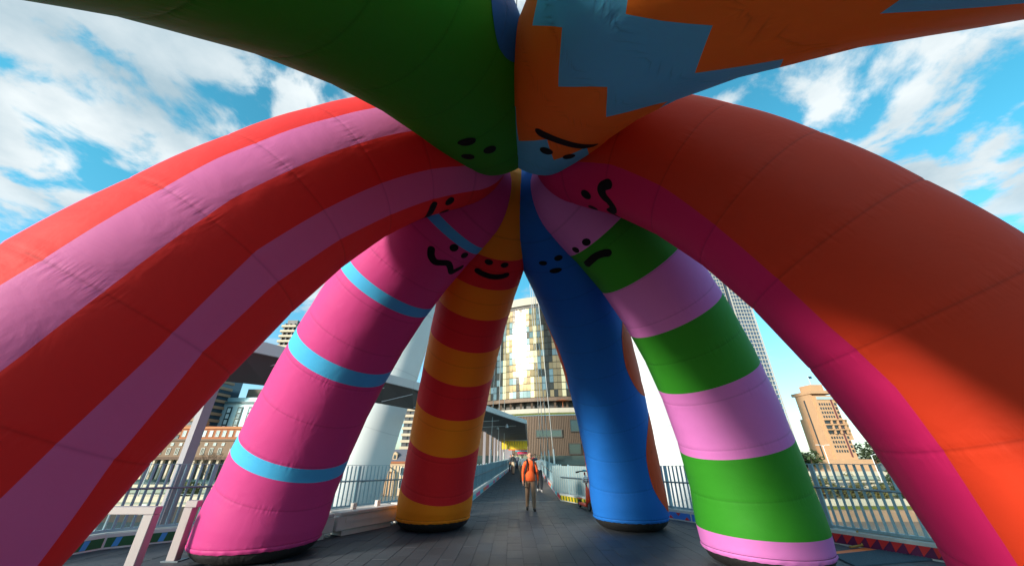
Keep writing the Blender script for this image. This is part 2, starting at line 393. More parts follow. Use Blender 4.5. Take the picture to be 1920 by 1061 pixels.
def make_leg(key, label, last):
    L = Leg(key); p = empty('leg', parent=sculpture); p['label'] = label
    foot(L, p, FM[last])
    for f in FACES[key]:
        if f[0] == 'e': disc(L, f[1], f[2], f[3], f[4], BLACK, p, 'mouth' if (key in ('B', 'T1') and f == FACES[key][-1]) else 'eye', off=.006)
        else: stroke(L, f[1], f[2], BLACK, p, 'mouth', off=.006)
    return L, p
def rings(key, label, cuts, cols):
    L, p = make_leg(key, label, cols[-1])
    e = [0]+cuts+[L.L]
    for a, b, c in zip(e, e[1:], cols): band(L, a, b, FM[c], p)
    return L, p
rings('O', 'leg banded in amber and scarlet with a smiling face', [1.64, 2.50, 3.40, 4.38, 5.40, 6.43, 7.51, 8.85], ['amber', 'scarlet']*4+['amber'])
rings('P', 'magenta leg with thin sky blue bands and a zigzag mouth', [1.44, 1.655, 3.36, 3.615, 5.17, 5.51, 7.46, 7.75], ['magenta', 'sky']*4+['magenta'])
rings('G', 'leg banded in green and lilac pink with a sad mouth', [1.75, 2.91, 4.13, 5.50, 6.88, 8.30], ['lilac', 'green']*3+['lilac'])
LB, pB = make_leg('B', 'blue leg with large orange-red spots on its sides', 'cobalt')
band(LB, 0, LB.L, FM['cobalt'], pB, 'skin')
for s, a, rs, ra in ((5.38, 1.75, 1.42, .85), (8.55, 1.66, 1.28, .80), (5.0, -1.78, 1.75, .92), (8.6, -1.95, 1.2, .8), (2.2, 2.6, 1.0, .6)):
    disc(LB, s, a, rs, ra, FM['vermilion'], pB, 'spot', off=.006, rings=14, n=72)
LT, pT = make_leg('T1', 'dark green leg with a blue spot passing overhead to the left', 'leaf')
band(LT, 0, LT.L, FM['leaf'], pT, 'skin')
for s, a, rs, ra in ((2.78, -1.50, .66, .54), (5.6, -2.0, 1.1, .7), (4.4, 1.9, .9, .6)): disc(LT, s, a, rs, ra, FM['denim'], pT, 'spot', off=.006, rings=10, n=60)
# lengthways stripes
LL, pL = make_leg('L', 'leg with lengthways red and pink stripes arching to the left', 'red')
eb = lambda *t: (lambda s: interp(t, s))
edges = [eb((0, -2.34)), eb((0, -1.80), (2.4, -1.73), (4.3, -1.83), (6.1, -1.77)), eb((0, -1.20), (2.3, -1.26), (4.6, -1.37), (6.4, -1.30)),
         eb((0, -.60), (1.45, -.65), (3.1, -.76), (4.8, -.88), (6, -.785), (7.1, -.77)), eb((0, -.15), (1.9, -.175), (2.9, -.25), (4.1, -.415), (5.0, -.50), (5.8, -.49), (6.85, -.35), (7.6, -.17)),
         eb((0, .42)), eb((0, .95)), eb((0, 1.48)), eb((0, 2.00)), eb((0, 2.53)), eb((0, 3.07)), eb((0, 3.50)), eb((0, 3.943))]
for i, (a, b) in enumerate(zip(edges, edges[1:])): long_stripe(LL, a, b, FM['pink' if i % 2 else 'red'], pL)
LR, pR = make_leg('R', 'leg split lengthways into flame red and crimson arching to the right', 'flame')
ra = eb((0, .62), (1.1, .68), (2.05, .765), (3.0, .72), (3.9, .62), (4.7, .565), (5.4, .56), (6.1, .61), (7.0, .51), (7.5, .465))
long_stripe(LR, eb((0, -1.75)), ra, FM['crimson'], pR); long_stripe(LR, ra, eb((0, 2*math.pi-1.75)), FM['flame'], pR)
# zigzag bands
LZ, pZ = make_leg('T2', 'orange leg with jagged blue zigzag bands passing overhead to the right', 'orange')
per = 2*math.pi/10.5*1.05; per = 2*math.pi/10
def zig(lo, hi, ph, shift=()):
    ks = []
    for k in range(21): ks.append([ph+per*(k-10)/2, lo if k % 2 == 0 else hi])
    ks = sorted([((q % (2*math.pi)), v) for q, v in ks[:-1]])
    for i, dq in shift:                      # single teeth moved to where the image shows them
        j = min(range(len(ks)), key=lambda n: abs(ks[n][0]-i % (2*math.pi))); ks[j] = (ks[j][0]+dq, ks[j][1])
    ks = [(ks[-1][0]-2*math.pi, ks[-1][1])]+ks+[(ks[0][0]+2*math.pi, ks[0][1])]
    f = lambda a: interp(ks, a % (2*math.pi))
    f.k = [q for q, v in ks if 0 <= q < 2*math.pi]
    return f          # teeth: lo at ph, hi half a period on
zf = [zig(1.45, 1.99, -.04), zig(3.24, 3.88, 1.23), zig(4.73, 5.25, .645, ((-.297, .15),)), zig(5.88, 6.45, .09), zig(7.3, 7.85, .3)]
angs = sorted({round(x % (2*math.pi), 4) for x in [k*2*math.pi/64 for k in range(64)]+[q for f in zf for q in f.k]})
zb = [lambda a: 0.0]+zf+[lambda a: LZ.L]
for i, (a, b) in enumerate(zip(zb, zb[1:])): zig_band(LZ, a, b, FM['orange' if i % 2 else 'lagoon'], pZ, angs)

# ------------------------------------------------------------------ deck, river, banks
KL = [(-9.0, 2.0), (-8.6, 6.3), (-8.05, 8.4), (-7.15, 9.15), (-1.62, 16.25), (-1.28, 24.4), (-0.36, 47.5), (1.3, 90.0), (2.5, 121.0)]
KR = [(7.6, 2.0), (7.55, 7.4), (6.75, 8.95), (4.95, 11.45), (2.96, 14.65), (1.98, 16.65), (2.28, 24.4), (3.30, 47.5), (5.1, 90.0), (6.4, 121.0)]
M_deck = mat('joint_mortar', srgb(62, 66, 70), 0.9, var=.2, scale=3, bump=.3)
M_slate = mat('slate_paver', srgb(62, 67, 74), 0.6, var=.55, scale=.8, bump=.22, bscale=26, rnd=.14, spec=.4, world_co=True)
M_conc = mat('kerb_concrete', srgb(190, 192, 190), 0.75, var=.15, scale=3, bump=.15)
M_steel = mat('galvanised_steel', srgb(140, 170, 180), 0.5, metal=.15, var=.12, scale=5, rnd=.08)
M_rail = mat('brushed_rail', srgb(120, 132, 140), 0.35, metal=.7, var=.1)
deck = MB()
deck.prism([(-9.4, -30)]+[(x-.4, y) for x, y in KL]+[(x+.4, y) for x, y in KR[::-1]]+[(8, -30)], -0.9, -0.012)
deck = deck.build('deck', M_deck); tag(deck, kind='structure')
def inside_deck(x, y):
    xl = interp([(b, a) for a, b in KL], y); xr = interp([(b, a) for a, b in KR], y); return xl-.15, xr+.15
# slate pavers in running bond, 0.3 x 0.6, laid along the bridge; the nearest ones singly, the rest joined
pav = MB().box(-.1475, .1475, -.2975, .2975, -.03, 0).mesh('paver', bevel=.004); pav.materials.append(M_slate)
field = MB(); cand = []
rg = random.Random(3); YR0 = 2.0
for i in range(-32, 30):
    x = .3*i+.05; y = YR0 + (.3 if i % 2 else 0) + (.08 if i % 3 == 0 else 0)
    while y < 60:
        xl, xr = inside_deck(x, y)
        if xl < x < xr: cand.append((x, y))
        y += .6
def in_view(x, y):
    if y < 6.85 or y > 13: return False
    zc = y*.8955-1.65*.4451; u = 960+649.55*x/zc
    if not (-40 < u < 1960): return False
    return -4.4 < x < 7.6
near = sorted([c for c in cand if in_view(*c)], key=lambda c: c[1])[:300]; ns = set(near)
for (x, y) in near:
    o = link('paver', pav, None, deck, (x, y, rg.uniform(-.003, .002))); o.rotation_euler = (rg.uniform(-.003, .003), rg.uniform(-.004, .004), 0)
for (x, y) in cand:
    if (x, y) in ns: continue
    z = rg.uniform(-.003, .002); field.add([(x-.146, y-.296, z), (x+.146, y-.296, z), (x+.146, y+.296, z), (x-.146, y+.296, z)], [(0, 1, 2, 3)])
    field.add([(x-.146, y-.296, z), (x+.146, y-.296, z), (x+.146, y-.296, z-.02), (x-.146, y-.296, z-.02)], [(0, 3, 2, 1)])
M_field = mat('slate_paver_field', srgb(62, 67, 74), 0.6, var=.55, scale=.8, bump=.22, bscale=26, spec=.4, world_co=True)
tag(field.build('paver_field', M_field, deck), kind='stuff')
far = MB(); far.add([(a[0]-.1, a[1], 0) for a in KL[5:]]+[(a[0]+.1, a[1], 0) for a in KR[:5:-1]], []) if False else None
fd = MB(); ys = [60.0, 90.0, 121.0]
for a, b in zip(ys, ys[1:]):
    l0, r0 = inside_deck(0, a); l1, r1 = inside_deck(0, b); fd.add([(l0, a, 0), (r0, a, 0), (r1, b, 0), (l1, b, 0)], [(0, 1, 2, 3)])
tag(fd.build('deck_surface', M_field), kind='structure')
jb = MB(); jb.bar((-1.55, 16.0, .004), (2.0, 16.4, .004), .05, .006)
jb.build('expansion_joint', mat('joint_metal', srgb(150, 156, 160), .4, metal=.6), deck)

M_water = mat('river_water', srgb(34, 82, 94), 0.2, var=.25, scale=.05, bump=.6, bscale=.5, spec=.3)
river = MB().add([(-1500, -1500, -11), (1500, -1500, -11), (1500, 90, -11), (-1500, 90, -11)], [(0, 1, 2, 3)]).build('river', M_water); tag(river, kind='structure')
M_ground = mat('city_ground', srgb(120, 116, 104), 0.9, var=.3, scale=.1)
tag(MB().box(-1500, 1500, 90.6, 3000, -12, -9.2).build('ground', M_ground), kind='structure')
M_stone = mat('bank_stone', srgb(160, 130, 104), 0.85, var=.3, scale=.4, bump=.3, bscale=2)
tag(MB().box(-1500, 1500, 88.9, 90.5, -12.5, -9.0).build('river_bank', M_stone), kind='structure')

# ------------------------------------------------------------------ kerbs with painted motifs
PAINT = {k: mat('paint_'+k, srgb(*c), .55, var=.12, scale=6) for k, c in dict(red=(206, 40, 44), purple=(92, 22, 74), darkgreen=(20, 84, 46), blue=(60, 138, 200), yellow=(232, 196, 40),
         green=(60, 110, 40), pink=(214, 60, 120), aqua=(70, 176, 196), orange=(226, 110, 50), royal=(52, 116, 206)).items()}
def kerb(name, nodes, side, motif, h=.25):
    """concrete upstand along nodes; side=+1 when the deck lies to the right of the line; painted face pieces 4 mm proud"""
    k = MB(); w = .28
    off = []
    for i, (x, y) in enumerate(nodes):
        a = Vector(nodes[max(0, i-1)]); b = Vector(nodes[min(len(nodes)-1, i+1)]); t = (b-a).normalized(); n = Vector((t.y, -t.x))*side
        off.append((Vector((x, y)), n))
    for (p, n), (q, m) in zip(off, off[1:]):
        pts = [p, q, q-m*w, p-n*w]
        if side < 0: pts = pts[::-1]
        k.prism([(v.x, v.y) for v in pts], -.011, h)
    o = k.build(name, M_conc); tag(o, kind='structure')
    for (p, n), (q, m) in zip(off, off[1:]):
        Ls = (q-p).length; t = (q-p)/Ls; nn = Vector((t.y, -t.x))*side
        def pc(nm, poly, c, d=.004):
            f = MB(); f.add([(p.x+t.x*u+nn.x*d, p.y+t.y*u+nn.y*d, v) for u, v in poly]+[(p.x+t.x*u-nn.x*.02, p.y+t.y*u-nn.y*.02, v) for u, v in poly],
                            [tuple(range(len(poly)))]+[(i, (i+1) % len(poly), len(poly)+(i+1) % len(poly), len(poly)+i) for i in range(len(poly))])
            return f.build(nm, PAINT[c], o)
        motif(pc, Ls)
    return o
def m_triangles(bgc, fg):
    def f(pc, Ls):
        n = max(1, int(Ls/1.45)); w = Ls/n
        for i in range(n):
            a, b = i*w+.03, (i+1)*w-.03; pc('painted_panel', [(a, .02), (b, .02), (b, .19), (a, .19)], bgc)
            m = max(3, int((b-a)/.17)); s = (b-a)/m
            for j in range(m): pc('painted_triangle', [(a+j*s+.005, .188), (a+(j+1)*s-.012, .188), (a+(j+1)*s-.03, .03)], fg, .0075)
    return f
def m_stripes(bgc, fg, step=.34, wd=.09):
    def f(pc, Ls):
        pc('painted_panel', [(.02, .03), (Ls-.02, .03), (Ls-.02, .19), (.02, .19)], bgc)
        for j in range(int(Ls/step)): pc('painted_stripe', [(j*step+.12, .035), (j*step+.12+wd, .035), (j*step+.15+wd, .185), (j*step+.15, .185)], fg, .0075)
    return f
def m_waves(bgc, fg):
    def f(pc, Ls):
        pc('painted_panel', [(.02, .03), (Ls-.02, .03), (Ls-.02, .19), (.02, .19)], bgc)
        n = int(Ls/.26)
        for j in range(n):
            u = j*.26+.05
            pc('painted_triangle', [(u, .185), (u+.16, .185), (u+.08, .11)] if j % 2 else [(u, .035), (u+.08, .11), (u+.16, .035)], fg, .0075)
    return f
def m_blocks(cols):
    def f(pc, Ls):
        n = max(1, int(Ls/1.3)); w = Ls/n
        for j in range(min(n, 30)): pc('painted_block', [(j*w+.01, .03), ((j+1)*w-.01, .03), ((j+1)*w-.01, .17), (j*w+.01, .17)], cols[j % len(cols)])
    return f
kerb('kerb', KL[:4], 1, m_stripes('darkgreen', 'blue'))
kerb('kerb', KL[3:5], 1, m_blocks(['aqua', 'pink', 'orange']))
kerb('kerb', KL[4:], 1, m_blocks(['aqua', 'pink', 'aqua', 'orange', 'pink', 'aqua']))
kerb('kerb', KR[:3], -1, m_triangles('purple', 'red'))
kerb('kerb', KR[2:4], -1, m_waves('royal', 'red'))
kerb('kerb', [KR[3], (4.05, 12.93)], -1, m_waves('royal', 'red'))
kerb('kerb', [(4.05, 12.93), (3.2, 14.3)], -1, m_blocks(['pink']))
kerb('kerb', [(3.2, 14.3), KR[4], KR[5]], -1, m_stripes('yellow', 'green', .2, .08))
kerb('kerb', KR[5:], -1, m_blocks(['red', 'aqua', 'pink', 'aqua', 'orange']))

# ------------------------------------------------------------------ fences
def offs(nodes, d):
    o = []
    for i, (x, y) in enumerate(nodes):
        a = Vector(nodes[max(0, i-1)]); b = Vector(nodes[min(len(nodes)-1, i+1)]); t = (b-a).normalized(); o.append((x-t.y*d, y+t.x*d))
    return o
def walk(nodes, step):
    out = []; d = 0.0
    for (x0, y0), (x1, y1) in zip(nodes, nodes[1:]):
        L = math.hypot(x1-x0, y1-y0); a = math.atan2(y1-y0, x1-x0)
        while d < L: out.append((x0+(x1-x0)*d/L, y0+(y1-y0)*d/L, a)); d += step
        d -= L
    return out
picket_me = MB().box(-.023, .023, -.011, .011, 0, 1).mesh('picket'); picket_me.materials.append(M_steel)
post_me = MB().box(-.04, .04, -.03, .03, 0, 1).mesh('post'); post_me.materials.append(M_steel)
def picket_fence(nodes, ztab, label, inward, step=.135):
    x, y = nodes[0]; f = empty('picket_fence', (x, y, 0)); tag(f, label, 'fence', 'picket fences along the deck')
    rel = lambda px, py: (px-x, py-y)
    for i, (px, py, a) in enumerate(walk(nodes, step)):
        zt = interp(ztab, py); big = i % 14 == 13
        o = link('post' if big else 'picket', post_me if big else picket_me, None, f, (*rel(px, py), .30 if not big else .251), a)
        o.rotation_euler = (0, 0, a+(.55 if not big else 0)); o.scale = (1, 1, zt-.30+(0 if not big else .05))
    t = MB(); b = MB(); h = MB()
    for (x0, y0), (x1, y1) in zip(nodes, nodes[1:]):
        p, q = rel(x0, y0), rel(x1, y1); z0, z1 = interp(ztab, y0), interp(ztab, y1)
        t.bar((*p, z0+.008), (*q, z1+.008), .05, .012); b.bar((*p, .29), (*q, .29), .06, .05)
    hi = [rel(*p) for p in offs(nodes, inward*.10)]
    h.tube([(p[0], p[1], interp(ztab, n[1])*.69) for p, n in zip(hi, nodes)], .022, 8)
    t.build('top_rail', M_steel, f); b.build('bottom_rail', M_steel, f); h.build('handrail', M_rail, f, smooth=True)
    br = MB()
    for i, (px, py, a) in enumerate(walk(nodes, 1.9)):
        zt = interp(ztab, py)*.69; n = (-math.sin(a)*inward, math.cos(a)*inward); q = rel(px, py)
        br.bar((*q, zt-.03), (q[0]+n[0]*.10, q[1]+n[1]*.10, zt-.01), .03, .02)
    br.build('handrail_bracket', M_rail, f)
    return f
ZT = [(6, 1.49), (9, 1.47), (11.5, 1.37), (14.5, 1.30), (20, 1.22), (120, 1.22)]
picket_fence(offs(KL[1:4]+[(-3.05, 14.42)], .16), ZT, 'grey steel picket fence on the left side of the deck above the dark green kerb', -1)
picket_fence(offs(KR[1:4]+[(4.05, 12.93)], -.16), ZT, 'grey steel picket fence on the right side of the deck above the red triangle kerb', 1)
M_mesh = mat('screen_panel', srgb(150, 164, 164), .5, metal=.25, var=.14, scale=2.0, rnd=.12)
def screen_fence(nodes, label, inward, bay=1.25):
    x, y = nodes[0]; f = empty('screen_fence', (x, y, 0)); tag(f, label, 'fence', 'screen fences along the walkway')
    w = walk(nodes, bay); me = MB().box(.03, bay-.03, -.012, .012, 0, 1).mesh('screen_panel'); me.materials.append(M_mesh)
    rib = MB()
    for k in range(1, 8): rib.box(k*bay/8-.011, k*bay/8+.011, -.03, .03, 0, 1)
    rme = rib.mesh('picket'); rme.materials.append(M_steel)
    for (px, py, a) in w[:-1]:
        zt = interp(ZT, py)
        o = link('screen_panel', me, None, f, (px-x, py-y, .28), a); o.scale = (1, 1, zt-.30)
        o = link('post', post_me, None, f, (px-x, py-y, .251), a); o.scale = (.8, .8, zt-.22)
        if py < 45: o = link('picket', rme, None, f, (px-x, py-y, .285), a); o.scale = (1, 1, zt-.31); tag(o, kind='stuff')
    h = MB(); hi = offs(nodes, inward*.09); h.tube([(p[0]-x, p[1]-y, interp(ZT, n[1])*.66) for p, n in zip(hi, nodes)], .022, 8); h.build('handrail', M_rail, f, smooth=True)
    return f
screen_fence(offs([(-3.05, 14.42)]+KL[4:], .16), 'pale grey screen fence along the left of the walkway behind the amber leg', -1)
screen_fence(offs([(4.05, 12.93)]+KR[4:], -.16), 'pale grey screen fence along the right of the walkway behind the scooter', 1)

# ------------------------------------------------------------------ canopy along the left side
inner = [(-7.75, 6.2, 3.95), (-7.10, 8.75, 4.12), (-6.80, 9.95, 4.2), (-6.0, 11.75, 4.2), (-4.93, 13.77, 4.2), (-4.27, 15.21, 4.2), (-2.9, 19.2, 4.2), (-1.72, 23.2, 4.2), (-.4, 28, 4.2), (1.25, 33.5, 4.2), (2.3, 58, 4.2), (4.1, 100, 4.2), (4.9, 119, 4.2)]
outer = [(-9.3, 6.6, 3.40), (-8.10, 9.4, 3.46), (-7.30, 10.6, 3.5), (-6.4, 12.5, 3.5), (-5.25, 14.6, 3.5), (-4.45, 16.6, 3.5), (-3.8, 20, 3.5), (-3.1, 24.5, 3.5), (-2.8, 28.5, 3.5), (-2.42, 33, 3.5), (-1.71, 58, 3.5), (-.4, 100, 3.5), (.3, 119, 3.5)]
M_soff = mat('canopy_soffit', srgb(84, 80, 78), .6, var=.15, scale=.8)
M_can = mat('canopy_white', srgb(196, 194, 190), .45, var=.08, scale=1)
can = empty('walkway_canopy', (-7.8, 9.2, 0)); tag(can, 'long white roofed canopy with dark grey underside along the left of the walkway', 'canopy')
cx, cy = -7.8, 9.2
SEC = {9: 'dark', 10: 'yellow', 11: 'multi'}
for i in range(len(inner)-1):
    a, b, c, d = [Vector(p)-Vector((cx, cy, 0)) for p in (inner[i], inner[i+1], outer[i+1], outer[i])]
    up = Vector((0, 0, .16))
    MB().add([a, b, c, d, a+up, b+up, c+up, d+up], [(0, 1, 2, 3), (4, 7, 6, 5), (0, 4, 5, 1), (1, 5, 6, 2), (2, 6, 7, 3), (3, 7, 4, 0)]).build('roof_panel', M_soff, can)
    e = Vector((0, 0, .02)); s = (b-a).normalized().cross(Vector((0, 0, 1)))*.09
    MB().add([a+s-e, b+s-e, b-s-e, a-s-e, a+s+up*1.9, b+s+up*1.9, b-s+up*1.9, a-s+up*1.9], [(0, 1, 2, 3), (4, 7, 6, 5), (0, 4, 5, 1), (2, 6, 7, 3), (1, 5, 6, 2), (3, 7, 4, 0)]).build('edge_beam', M_can, can)
    if i < 9:
        q = lerp(0, 1, .5); m0 = d.lerp(a, .12)-Vector((0, 0, .012)); m1 = b.lerp(c, .25)-Vector((0, 0, .012))
        MB().bar(m0, m1, .04, .03).build('soffit_fold', M_can, can)  # white line of the panel fold across the soffit, not a lamp
# coloured slatted ceiling panels further along
def ceil_panel(y0, y1, c, n):
    for k in range(n):
        u0, u1 = k/n+.01, (k+1)/n-.01; P = []
        for yy in (y0, y1):
            xi = interp([(p[1], p[0]) for p in inner], yy); xo = interp([(p[1], p[0]) for p in outer], yy)
            for u in (u0, u1): P.append((lerp(xo, xi, u)-cx, yy-cy, lerp(3.5, 4.2, u)-.05))
        up = [(x, y, z-.05) for x, y, z in P]
        MB().add(P+up, [(0, 1, 3, 2), (4, 6, 7, 5), (0, 2, 6, 4), (1, 5, 7, 3), (0, 4, 5, 1), (2, 3, 7, 6)]).build('ceiling_slat', c, can)
ceil_panel(84, 118, PAINT['yellow'], 8)
def hung_screen(y, x0, x1, z0, z1, c, n):
    for k in range(n):
        w = (x1-x0)/n; sl_ = .25*(1-k/n)*.6
        MB().box(x0+k*w+.02-cx, x0+(k+1)*w-.02-cx, y-cy-.03, y-cy+.03, z0+sl_*.0, z1).build('hanging_slat', c, can)
    MB().box(x0-cx, x1-cx, y-cy-.05, y-cy+.05, z1+.005, z1+.08).build('hanger_rail', M_can, can)
hung_screen(56, -1.5, 2.25, 2.45, 3.58, PAINT['yellow'], 10); hung_screen(64, -.6, 2.6, 2.40, 2.75, PAINT['orange'], 8); hung_screen(72, .6, 2.9, 2.3, 2.85, PAINT['aqua'], 6); hung_screen(82, 1.2, 3.3, 2.15, 2.6, PAINT['red'], 5); hung_screen(88, 1.2, 3.5, 1.95, 2.3, PAINT['pink'], 5)
for (x, y) in ((-2.3, 27), (-1.2, 31), (-.4, 29)):
    z = interp([(p[1], lerp(3.5, 4.2, .5)) for p in inner], y)
    MB().tube([(x-cx, y-cy, z-.02), (x-cx, y-cy, z-.28)], [.05, .14], 10).build('pendant_light', M_can, can)
M_post = mat('post_paint', srgb(146, 140, 146), .45, var=.08)
MB().box(-.12, .12, -.10, .10, -.3, 3.36).build('post', M_post, can, (0.0, .1, 0), R(-25))
for k in range(14):
    y = 32.5+5.6*k; x = interp([(p[1], p[0]) for p in outer], y)+.12
    MB().box(-.11, .11, -.16, .16, -.5, 3.52).build('post', M_post, can, (x-cx, y-cy, 0))
cl = MB(); cl.tube([(-6.95-cx, 9.9-cy, 4.42), (-6.55-cx, 10.6-cy, 4.42)], .12, 12); cl.build('beam_coupling', M_can, can, smooth=True)
cl = MB(); cl.tube([(-4.3-cx, 15.3-cy, 4.42), (-4.1-cx, 15.9-cy, 4.42)], .12, 12); cl.build('beam_coupling', M_can, can, smooth=True)

# ------------------------------------------------------------------ white bridge mast and hangers
M_white = mat('mast_white', srgb(208, 210, 209), .42, var=.06, scale=.5)
mast = empty('bridge_mast', (0, 20, -11)); tag(mast, 'white curved steel bridge mast with splayed legs either side of the walkway', 'mast')
path = [(10.6, -11, 1.7), (8.35, 0, 1.55), (7.75, 3, 1.5), (7.05, 6, 1.45), (6.35, 9.4, 1.4), (5.3, 14, 1.3), (3.6, 21, 1.1), (1.9, 27, .9), (.5, 33, .7)]
for sgn in (-1, 1):
    m = MB(); m.tube([(sgn*x+(.25 if sgn < 0 else .15), 0, z+11) for x, z, r in path], [r for *_, r in path], 28); m.build('mast_leg', M_white, mast, smooth=True)
for sgn in (-1, 1):
    for x, z, r in path[1:7]: MB().tube([(sgn*x+(.25 if sgn < 0 else .15), 0, z+11-.02), (sgn*(x-.012)+(.25 if sgn < 0 else .15), 0, z+11+.02)], r+.008, 28, cap=False).build('weld_band', mat('weld_grey', srgb(196, 198, 198), .5), mast, smooth=True)
M_cable = mat('cable_white', srgb(222, 224, 222), .4, var=.05)
for sd, ys in ((-1, (27, 34, 43)), (1, (23, 29, 37, 47))):
    for yy in ys:
        x = interp([(b, a) for a, b in (KL if sd < 0 else KR)], yy)+sd*.35
        c = empty('hanger_cable', (x, yy, 0)); tag(c, '%s white hanger cable rising from the %s edge of the walkway to the mast top' % (('nearest', 'second', 'third', 'farthest')[ys.index(yy)] if sd > 0 else ('nearest', 'middle', 'farthest')[ys.index(yy)], 'left' if sd < 0 else 'right'), 'cable', 'hanger cables on the %s edge' % ('left' if sd < 0 else 'right'))
        top = Vector((sd*.4, 20.3, 33))-Vector((x, yy, 0)); r = .022*(yy/22)**.35
        MB().tube([(0, 0, -.3), tuple(top)], r, 6).build('strand', M_cable, c, smooth=True)
        MB().tube([(0, 0, -.3), tuple(top*.06)], r*2.1, 8).build('socket', M_cable, c, smooth=True)
for sd in (-.45, .42):
    c = empty('backstay_cable', (sd, -60, 0)); tag(c, '%s dark backstay cable seen in the gap between the two overhead legs' % ('left' if sd < 0 else 'right'), 'cable', 'backstays of the bridge')
    MB().tube([(0, 0, 10), (-sd*.2, 80, 33)], .035, 6).build('strand', mat('cable_dark', srgb(70, 74, 78), .5), c)

# ------------------------------------------------------------------ hotel behind the far end of the walkway
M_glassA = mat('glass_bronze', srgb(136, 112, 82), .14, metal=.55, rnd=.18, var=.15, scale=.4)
M_glassB = mat('glass_dark_reflection', srgb(52, 46, 40), .12, metal=.5, rnd=.25)  # dark, pale and blue tints paint in what the bronze glass reflects
M_glassC = mat('glass_pale_reflection', srgb(206, 184, 142), .14, metal=.5, rnd=.12)
M_glassD = mat('glass_blue_reflection', srgb(110, 122, 124), .10, metal=.6, rnd=.2)
M_mull = mat('mullion_dark', srgb(48, 44, 40), .5)
M_brown = mat('bronze_cladding', srgb(92, 74, 60), .55, metal=.3, var=.35, scale=.6, stretch=(3, 3, .12))
M_pale = mat('pale_band', srgb(168, 160, 146), .6, var=.1)
HX, HY, HR = 28.0, 128.0, 60.0        # rounded facade, nearest to us right of the walkway
hotel = empty('curved_glass_hotel', (HX, HY, -9.2)); tag(hotel, 'tall curved hotel of bronze glass panes with brown podium at the end of the walkway', 'hotel')
def hp(a, z, r=HR): return Vector(((2*HR-r)*math.sin(a), HR-(2*HR-r)*math.cos(a), z+9.2))      # larger r = further back
def arc_wall(name, a0, a1, z0, z1, r, m, n=24, thick=1.5):
    b = MB()
    for i in range(n):
        p, q = lerp(a0, a1, i/n), lerp(a0, a1, (i+1)/n); A, B, C, D = hp(p, 0, r), hp(q, 0, r), hp(q, 0, r+thick), hp(p, 0, r+thick)
        b.prism([(v.x, v.y) for v in (A, B, C, D)], z0+9.2, z1+9.2)
    return b.build(name, m, hotel)
A0, A1 = R(-64), R(26); Z0, Z1, ROWS = 20.6, 55.6, 14
arc_wall('facade_backing', A0, A1, Z0-.3, Z1+1.2, HR+.35, M_mull)
arc_wall('parapet', A0, A1, Z1+1.3, Z1+4.6, HR-.5, M_pale); arc_wall('parapet_shadow_gap', A0, A1, Z1+.3, Z1+1.25, HR+.2, M_mull)
rg = random.Random(11); pw = 1.45; da = pw/HR; fh = (Z1-Z0)/ROWS
pane_me = {}
for nm, m in (('a', M_glassA), ('b', M_glassB), ('c', M_glassC), ('d', M_glassD)):
    me = MB().box(-pw*.475, pw*.475, 0, .12, 0, fh-.22).mesh('pane'); me.materials.append(m); pane_me[nm] = me
    me = MB().box(-pw*.475, pw*.475, 0, .12, 0, fh*2-.22).mesh('pane'); me.materials.append(m); pane_me[nm+'2'] = me
cells = []
for r in range(ROWS):
    a = A0+.02; k = 0
    while a < A1-.02: cells.append((r, a, k)); a += da; k += 1
vis = sorted(cells, key=lambda c: abs(c[1]-R(-20)))
nvis = set((c[0], c[2]) for c in vis[:300])
rest = {k: MB() for k in 'abcd'}
for (r, a, k) in cells:
    z = Z0+fh*r; u = math.degrees(a)+20
    # reflections are painted in by pane tint, in ragged vertical streaks: smooth noise stretched upwards plus a little scatter
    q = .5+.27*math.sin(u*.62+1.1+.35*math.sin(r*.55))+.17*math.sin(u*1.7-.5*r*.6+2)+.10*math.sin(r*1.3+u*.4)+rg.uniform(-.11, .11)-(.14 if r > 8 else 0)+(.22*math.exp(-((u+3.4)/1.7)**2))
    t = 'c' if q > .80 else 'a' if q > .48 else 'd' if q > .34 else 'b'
    p = hp(a, z); tx, tz = rg.uniform(-.016, .016), rg.uniform(-.02, .02)
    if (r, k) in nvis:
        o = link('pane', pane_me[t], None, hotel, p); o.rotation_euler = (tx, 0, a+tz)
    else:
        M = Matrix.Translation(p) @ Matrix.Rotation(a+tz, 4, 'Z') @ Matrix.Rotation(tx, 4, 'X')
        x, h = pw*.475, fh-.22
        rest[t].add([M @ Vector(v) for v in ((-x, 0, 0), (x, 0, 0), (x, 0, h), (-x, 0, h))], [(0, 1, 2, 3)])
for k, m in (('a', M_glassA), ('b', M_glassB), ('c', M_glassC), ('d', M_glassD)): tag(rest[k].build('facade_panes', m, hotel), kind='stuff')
arc_wall('terrace_recess', A0, A1, 16.4, Z0-.3, HR+2.5, M_mull)
for k in range(-14, 6): MB().box(-.35, .35, -.35, .35, 0, 4.2).build('terrace_column', M_brown, hotel, hp(k*R(4.1), 16.3, HR+.6))
arc_wall('terrace_slab', A0, A1, Z0-1.6, Z0-.35, HR-1.0, M_brown)
arc_wall('terrace_balustrade', A0, A1, 15.0, 16.5, HR-1.6, M_pale, thick=.5)
arc_wall('planter_edge', A0, A1, 14.3, 14.95, HR-1.9, mat('planting', srgb(86, 92, 46), .9, var=.5, scale=1.2), thick=.9)
arc_wall('podium_wall', A0, A1, -9.2, 14.2, HR-1.2, M_brown, n=60)
rib = MB()
for k in range(-112, 46):
    a = k*R(.55); p = hp(a, 0, HR-1.32); rib.box(p.x-.06, p.x+.06, p.y-.1, p.y+.1, 2.0, 23.3)
tag(rib.build('cladding_ribs', M_brown, hotel), kind='stuff')
M_win = mat('podium_glass', srgb(60, 74, 76), .08, metal=.5, var=.2, scale=.6)
